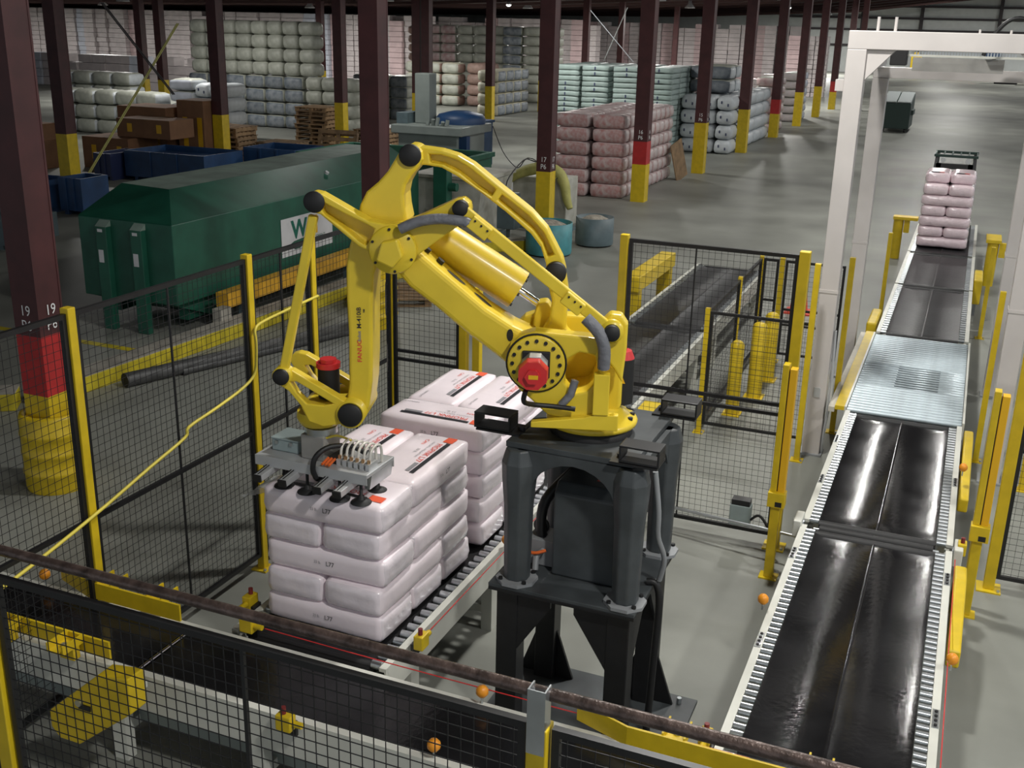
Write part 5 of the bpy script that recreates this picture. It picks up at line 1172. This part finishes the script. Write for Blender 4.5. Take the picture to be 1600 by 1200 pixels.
def bin_(x, y, w, d, h, label, m='blue_steel'):
    t = empty('steel_bin', (x, y, 0), 0, label, 'bin', 'blue steel bins'); b = MB()
    b.box(0, w, 0, 0.04, 0.1, h); b.box(0, w, d-0.04, d, 0.1, h); b.box(0, 0.04, 0.04, d-0.04, 0.1, h); b.box(w-0.04, w, 0.04, d-0.04, 0.1, h); b.box(0.04, w-0.04, 0.04, d-0.04, 0.1, h*0.8)
    b.build('shell', m, t)
    for i in (0.33, 0.66): MB().box(w*i-0.03, w*i+0.03, -0.03, -0.0005, 0.1, h).build('rib', m, t)
    for i in (0.1, 0.8): MB().box(w*i, w*i+0.1, 0.05, d-0.05, 0, 0.1).build('skid', m, t)
bin_(-20.1, 22.3, 2.5, 1.6, 0.75, 'long blue steel bin behind the container')
bin_(-17.8, 24.2, 1.6, 1.4, 0.8, 'blue steel bin at the right end of the blue row')
bin_(-17.7, 17.6, 0.62, 0.8, 0.78, 'narrow blue steel bin left of the container end')
bin_(-18.6, 17.4, 0.7, 0.8, 0.70, 'blue steel bin beside column 19, far left')
bin_(-20.75, 21.9, 0.55, 1.2, 0.68, 'dark open end of the blue bin row', 'navy')
bin_(-17.0, 14.2, 1.4, 1.2, 0.55, 'low blue grey bin behind column 19', 'slate_steel')
bin_(-19.6, 15.0, 1.0, 1.0, 0.5, 'blue bin at the left edge of the picture')

# ================================================================ STACKED INSULATION IN THE WAREHOUSE
def soft_mesh(w, d, h, mats, r=None, n=5, seed=0, marks=None):
    """soft bale; material 0 on the y faces and top, 1 on the x faces"""
    b = MB(); b.smooth = True; r = r or min(w, d, h)*0.28; idx = {}
    def pt(i, j, k):
        if (i, j, k) in idx: return idx[(i, j, k)]
        p = Vector(((i/n-0.5)*w, (j/n-0.5)*d, (k/3-0.5)*h))
        inner = Vector((max(-w/2+r, min(w/2-r, p.x)), max(-d/2+r, min(d/2-r, p.y)), max(-h/2+r, min(h/2-r, p.z)))); dv = p-inner
        if dv.length > 1e-6: p = inner + dv.normalized()*r
        p += noise.noise_vector(p*3+Vector((seed, seed*2.1, 0)))*0.02
        idx[(i, j, k)] = len(b.v); b.v.append(tuple(p)); return idx[(i, j, k)]
    def quad(q, m): b.f.append(q); b.mi.append(m); b.sm.append(True)
    for i in range(n):
        for j in range(n): quad([pt(i,j,0), pt(i,j+1,0), pt(i+1,j+1,0), pt(i+1,j,0)], 0); quad([pt(i,j,3), pt(i+1,j,3), pt(i+1,j+1,3), pt(i,j+1,3)], 2 if len(mats) > 2 else 0)
        for k in range(3): quad([pt(i,0,k), pt(i+1,0,k), pt(i+1,0,k+1), pt(i,0,k+1)], 0); quad([pt(i,n,k), pt(i,n,k+1), pt(i+1,n,k+1), pt(i+1,n,k)], 0)
    for j in range(n):
        for k in range(3): quad([pt(0,j,k), pt(0,j,k+1), pt(0,j+1,k+1), pt(0,j+1,k)], 1); quad([pt(n,j,k), pt(n,j+1,k), pt(n,j+1,k+1), pt(n,j,k+1)], 1)
    if marks:
        for (mx, mz, mw, mh) in marks:
            y = -d/2 - 0.012; b._add([(mx-mw/2, y, mz-mh/2), (mx+mw/2, y, mz-mh/2), (mx+mw/2, y, mz+mh/2), (mx-mw/2, y, mz+mh/2)], [(0,1,2,3)]); b.mi[-1] = len(mats)-1 if len(mats) > 3 else 0
    return b.mesh('bale', list(mats))
def bales(name, kind, where, group, x0, y0, nx, ny, nz, w, d, h, meshes, z0=0.0):
    """a block of bales, every one an object; nx across, ny deep, nz tiers"""
    for k in range(nz):
        for j in range(ny):
            for i in range(nx):
                o = inst(random.choice(meshes), name, None, (x0+(i+0.5)*w+random.uniform(-0.006, 0.006), y0+(j+0.5)*d+random.uniform(-0.02, 0.006), z0+(k+0.5)*h), (0, 0, random.uniform(-0.006, 0.006)))
                lb = kind + ', ' + ('top' if k == nz-1 else NTH[k]) + ' tier'
                if nx > 1: lb += ', %s from left' % NTH[i]
                if ny > 1: lb += ', %s row back' % NTH[j] if j else ', front row'
                tag(o, lb + ', ' + where, 'bale', group)
rose = [soft_mesh(0.86, 0.455, 0.335, ('stk_rose', 'stk_rose_end', 'stk_rose_end'), seed=s) for s in range(3)]
bales('rose_bale', 'rose bale', 'stack behind column 16', 'rose bales behind column 16', -8.68, 25.8, 1, 10, 6, 0.87, 0.46, 0.335, rose)
bales('rose_bale', 'rose bale', 'left stack beside column 17', 'rose bales beside column 17', -9.62, 25.7, 1, 10, 6, 0.87, 0.46, 0.335, rose)
teal = [soft_mesh(0.92, 1.1, 0.17, ('stk_teal', 'stk_teal_end', 'stk_teal_end', 'stk_mark'), r=0.03, seed=s+4, marks=[(0.0, 0, 0.05, 0.1)] if s else None) for s in range(2)]
for i, (x, nm) in enumerate(((-13.6, 'leftmost teal stack'), (-12.55, 'second teal stack from left'), (-11.45, 'third teal stack from left'), (-10.35, 'teal stack behind column 16'))):
    bales('teal_bale', 'pale teal flat bale', nm, 'pale teal bales, ' + nm, x, 36.0, 1, 3, 16, 0.94, 1.12, 0.172, teal)
pale = [soft_mesh(0.60, 1.42, 0.47, ('stk_pale', 'stk_pale', 'stk_pale', 'stk_mark'), r=0.17, seed=s+8, marks=[(-0.1, 0.03, 0.05, 0.09), (0.12, -0.05, 0.05, 0.09)]) for s in range(2)]
bales('insulation_roll', 'pale blue roll', 'block behind the aisle columns', 'pale blue rolls', -9.36, 37.0, 3, 5, 4, 0.605, 1.43, 0.475, pale)
blue = [soft_mesh(1.45, 0.9, 0.46, ('stk_blue', 'stk_pale', 'stk_white'), r=0.14, seed=s+12) for s in range(2)]
bales('insulation_roll', 'dark labelled roll', 'on top of the pale blue rolls', 'dark labelled rolls on the pale blue stack', -9.4, 38.2, 1, 2, 2, 1.46, 0.95, 0.46, blue, 1.91)
bales('aisle_bale', 'pink white bale', 'aisle stack beyond the blue rolls', 'pink white bales along the aisle', -8.6, 46.2, 1, 3, 6, 0.9, 0.7, 0.36, [soft_mesh(0.9, 0.7, 0.36, ('stk_rose_end', 'stk_rose_end', 'stk_white'), seed=21)])
bales('aisle_bale', 'grey pink bale', 'farthest small aisle stack', 'grey pink bales along the aisle', -8.6, 52.0, 1, 3, 6, 0.9, 0.9, 0.36, [soft_mesh(0.9, 0.9, 0.36, ('stk_far', 'stk_far_blue', 'stk_white'), seed=22)])
cream = [soft_mesh(1.1, 0.9, 0.5, ('stk_cream', 'stk_blue', 'stk_cream'), r=0.14, seed=s+30) for s in range(2)]
bales('cream_roll', 'cream blue roll', 'low stack right of a yellow column base', 'cream and blue rolls', -21.1, 46.2, 1, 4, 4, 1.12, 0.92, 0.5, cream)
bales('striped_bale', 'dark striped bale', 'stack behind the cream rolls', 'dark striped bales', -23.9, 55.5, 1, 1, 8, 1.15, 0.95, 0.48, [soft_mesh(1.1, 0.95, 0.47, ('stk_blue', 'stk_white', 'stk_white'), seed=34)])
bales('white_bale', 'white green bale', 'stack right of the striped bales', 'white green bales', -22.7, 55.5, 2, 1, 8, 1.0, 0.95, 0.48, [soft_mesh(1.0, 0.95, 0.47, ('stk_white', 'stk_white', 'stk_white'), seed=35)])
brown = [soft_mesh(1.0, 1.0, 0.52, ('stk_brown', 'stk_brown', 'stk_brown'), r=0.18, seed=40)]
bales('brown_roll', 'brown pink roll', 'stack left of a yellow column base', 'brown pink rolls', -23.9, 51.0, 1, 2, 4, 1.02, 1.02, 0.52, brown)
bales('brown_roll', 'grey brown roll', 'stack right of the close columns', 'grey brown rolls', -27.1, 50.5, 3, 1, 4, 1.02, 1.02, 0.52, [soft_mesh(1.0, 1.0, 0.52, ('stk_white', 'stk_brown', 'stk_cream'), r=0.18, seed=41)])
bales('far_bale', 'pink white bale', 'tall stack behind the grey brown rolls', 'pink white bales behind the rolls', -28.75, 56.0, 2, 1, 8, 0.95, 1.0, 0.48, [soft_mesh(0.94, 1.0, 0.47, ('stk_rose_end', 'stk_white', 'stk_white'), seed=43)])
bales('far_bale', 'pale green bale', 'tall stack left of the striped bales', 'pale green tall bales', -26.8, 56.0, 3, 1, 8, 0.95, 1.0, 0.48, [soft_mesh(0.94, 1.0, 0.47, ('stk_white', 'stk_white', 'stk_white'), seed=44)])
bales('far_bale', 'dark ended roll', 'tall stack left of the close columns', 'dark ended rolls', -29.85, 56.0, 1, 1, 8, 1.02, 1.0, 0.47, [soft_mesh(1.0, 1.0, 0.47, ('stk_brown', 'stk_white', 'stk_white'), r=0.2, seed=45)])
# white bale wall: blue labelled lower tiers, cream white upper tiers
lab = [soft_mesh(0.86, 0.8, 0.48, ('stk_blue', 'stk_white', 'stk_white'), r=0.12, seed=s+50) for s in range(2)]
whi = [soft_mesh(0.70, 0.8, 0.49, ('stk_white', 'stk_white', 'stk_white'), r=0.15, seed=s+55) for s in range(3)]
bales('white_bale', 'dark blue labelled bale', 'base of white bale wall', 'blue labelled bales', -28.9, 36.0, 6, 1, 4, 0.88, 0.82, 0.485, lab)
bales('white_bale', 'white bale', 'lower right end of white bale wall', 'white bales at the lower right end', -23.55, 36.0, 3, 1, 4, 0.70, 0.82, 0.485, whi)
bales('white_bale', 'cream white bale', 'upper white bale wall', 'upper cream white bales', -28.75, 36.0, 8, 1, 4, 0.71, 0.82, 0.49, whi, 1.95)
bales('white_bale', 'blue labelled bale', 'stack right of the white bale wall', 'blue labelled bales right of the white wall', -25.1, 42.0, 3, 1, 4, 0.9, 0.9, 0.45, lab)
bales('pale_bale', 'pale bale', 'pile left of the white bale wall', 'pale bales left of the white wall', -33.5, 33.6, 4, 1, 4, 0.95, 0.9, 0.48, [soft_mesh(0.94, 0.9, 0.48, ('stk_white', 'stk_pale', 'stk_white'), r=0.16, seed=60)])
bales('pale_bale', 'blue grey roll', 'stack left of the pallet column', 'blue grey rolls', -25.75, 31.0, 1, 1, 5, 1.0, 0.95, 0.40, [soft_mesh(1.0, 0.95, 0.39, ('stk_far_blue', 'stk_pale', 'stk_white'), r=0.14, seed=61)])
bales('pale_bale', 'pale spotted roll', 'beside the blue grey rolls', 'pale spotted rolls', -24.7, 31.0, 2, 1, 4, 0.6, 1.42, 0.47, pale)
bales('pale_bale', 'pale bale', 'low pile behind the brown cartons', 'pale bales behind the cartons', -30.6, 30.6, 5, 1, 3, 0.92, 0.9, 0.5, [soft_mesh(0.92, 0.9, 0.5, ('stk_white', 'stk_pale', 'stk_white'), r=0.16, seed=62)])
# far walls of bales: too small to pick apart
def far_wall(label, x0, x1, y, z1, w, h, seed, pinkcols=0.12, bluecols=0.05, z0=0.0):
    rs = random.Random(seed); b = MB(); nx = int((x1-x0)/w); nz = int((z1-z0)/h)
    for i in range(nx):
        r_ = rs.random(); m = 1 if r_ < pinkcols else (2 if r_ < pinkcols+bluecols else 0); dy = rs.uniform(-0.25, 0.25); top = nz - (1 if rs.random() < 0.2 else 0)
        for k in range(top):
            b.cur = m; g = 0.02; yy = y+dy+rs.uniform(-0.06, 0.06); xx = x0+i*w; 
            b.box(xx+g, xx+w-g, yy, yy+0.9, z0+k*h+0.01, z0+(k+1)*h-0.012)
    o = b.build('bale_wall', ['stk_far', 'stk_far_pink', 'stk_far_blue']); tag(o, label, 'bale wall', kind='stuff')
far_wall('far wall of pale stacked bales at the back left', -100, -33, 66, 4.3, 0.95, 0.33, 1, 0.08, 0.08)
far_wall('far wall of pale stacked bales behind the white bale wall', -52, -24, 72, 4.5, 0.9, 0.33, 2, 0.15, 0.08)
far_wall('far wall of pinkish stacked bales behind the teal bales', -31, -11.5, 78, 4.3, 0.8, 0.28, 3, 0.3, 0.0)
far_wall('wall of pink stacked bales behind the pale blue rolls', -11.6, -8.4, 72, 3.9, 0.8, 0.28, 4, 0.25, 0.0)
far_wall('lower row of pink stacked bales in front of the far pinkish wall', -22, -9.5, 62, 1.9, 0.9, 0.28, 5, 0.35, 0.0)
far_wall('low row of pale bales at the back left', -62, -33.2, 50, 1.9, 0.95, 0.45, 6, 0.0, 0.25)
# wooden board leaning on the rose stack
o = MB().box(-0.35, 0.35, -0.015, 0.015, 0, 1.05).build('leaning_board', 'wood', None, 0.004, loc=(-7.45, 30.25, 0.02)); o.rotation_euler = (math.radians(-8), math.radians(-14), math.radians(80)); tag(o, 'wooden board leaning against the end of the rose bale stack', 'board')
# dumpster in the aisle
t = empty('dumpster', (-3.85, 49.6, 0), 0, 'dark green dumpster with grey lids beyond the gantry', 'dumpster')
MB().prism([(0, 0.15), (2.4, 0.15), (2.4, 1.5), (0, 1.2)], 0, 1.15, lambda u, v, a: (a, u, v)).build('body', 'dark_green', t, 0.02)
for a0, a1 in ((0.02, 0.55), (0.6, 1.13)): MB().prism([(0.0, 1.22), (2.3, 1.52), (2.3, 1.56), (0.0, 1.26)], a0, a1, lambda u, v, a: (a, u, v)).build('lid', 'lid_grey', t)
for x in (0.1, 0.95): 
    for y in (0.2, 2.1): MB().cyl((x, y, 0.08), (x+0.08, y, 0.08), 0.08, 10).build('caster', 'rubber', t)
MB().box(1.151, 1.25, 0.5, 1.6, 0.7, 0.9).build('side_sleeve', 'dark_green', t)
# far end clutter
for i, (x, y, w, h, m, lb) in enumerate(((-6.2, 112, 0.9, 1.9, 'yellow_paint', 'yellow post at the far wall left of the aisle end'), (-1.9, 110, 2.3, 0.9, 'cone_red', 'low red machine at the far wall'), (3.6, 104, 0.9, 1.5, 'yellow_paint', 'yellow machine at the far wall right'),
                                     (1.6, 103, 2.0, 0.8, 'rubber', 'low dark equipment at the far wall'), (5.2, 102, 3.5, 1.4, 'navy', 'dark blue equipment at the far right wall'), (-4.4, 113, 1.4, 1.3, 'machine_grey', 'grey crate at the far wall'))):
    t = empty('far_equipment', (x, y, 0), 0, lb, 'equipment'); MB().box(-w/2, w/2, 0, 1.2, 0.15, h).build('body', m, t, 0.05); MB().box(-w/2+0.1, w/2-0.1, 0.1, 1.1, 0, 0.15).build('skid', 'rubber', t); MB().box(-w/4, w/4, 0.2, 0.9, h, h*1.15).build('cover', m, t)
t = empty('signal_lamp', (-10.3, 100, 0), 0, 'green signal lamp near the far wall', 'lamp'); MB().cyl((0, 0, 0), (0, 0, 2.3), 0.06, 8).build('pole', 'girt', t); MB().lathe([(0.16, 2.3), (0.2, 2.45), (0.16, 2.65), (0.0005, 2.7)], 12).build('lens', 'green_glow', t)
# high bay lamp housings, also on the lamps added to brighten the back (the lights themselves are set at the top)
for i, (x, y, z, w) in enumerate(LAMPS):
    t = empty('bay_or_fill_lamp', (x, y, z), 0, 'high bay lamp hanging from the roof', 'lamp', 'high bay lamps')
    MB().lathe([(0.06, 0.32), (0.10, 0.30), (0.14, 0.10), (0.30, -0.08), (0.31, -0.12), (0.29, -0.12), (0.12, 0.08), (0.0005, 0.10)], 24).build('reflector', 'alu', t)
    MB().cyl((0, 0, 0.32), (0, 0, max(0.34, roof_z(x) - z - 0.01)), 0.012, 6).build('stem', 'purlin', t)
for (p, lb) in (((-9.6, 58.5, 5.05), 'bright lamp high above the aisle columns'), ((-25.45, 60, 4.98), 'small bright lamp at the top edge above the yellow column')):
    t = empty('bay_or_fill_lamp', p, 0, lb, 'lamp', 'small visible lamps'); MB().lathe([(0.05, 0.2), (0.16, 0.02), (0.17, 0), (0.05, 0.0)], 16).build('reflector', 'alu', t); MB().lathe([(0.0005, -0.10), (0.10, -0.07), (0.14, 0.0)], 16).build('bulb', 'lamp_glow', t)
# yellow cross braces at far left and behind the teal bales
for (a, b_, m, lb) in (((-19.4, 23.9, 3.85), (-19.4, 20.3, 0.45), 'yellow_hose', 'thin yellow diagonal brace in front of the brown cartons'),
                       ((-19.36, 21.2, 4.3), (-19.36, 23.5, 2.1), 'girt', 'dark diagonal brace falling rightwards above the brown cartons'),
                       ((-19.5, 56.4, 4.9), (-17.2, 57.5, 2.2), 'steel', 'steel diagonal brace falling rightwards behind the teal bales'),
                       ((-17.4, 56.6, 4.9), (-18.9, 57.7, 2.2), 'steel', 'steel diagonal brace rising rightwards behind the teal bales')):
    A_, B_ = Vector(a), Vector(b_); t = empty('cross_brace', a, 0, lb, 'brace')
    for off in (-0.03, 0.03): MB().bar((0, off, 0), B_ - A_ + Vector((0, off, 0)), 0.022, 0.022).build('rod', m, t)
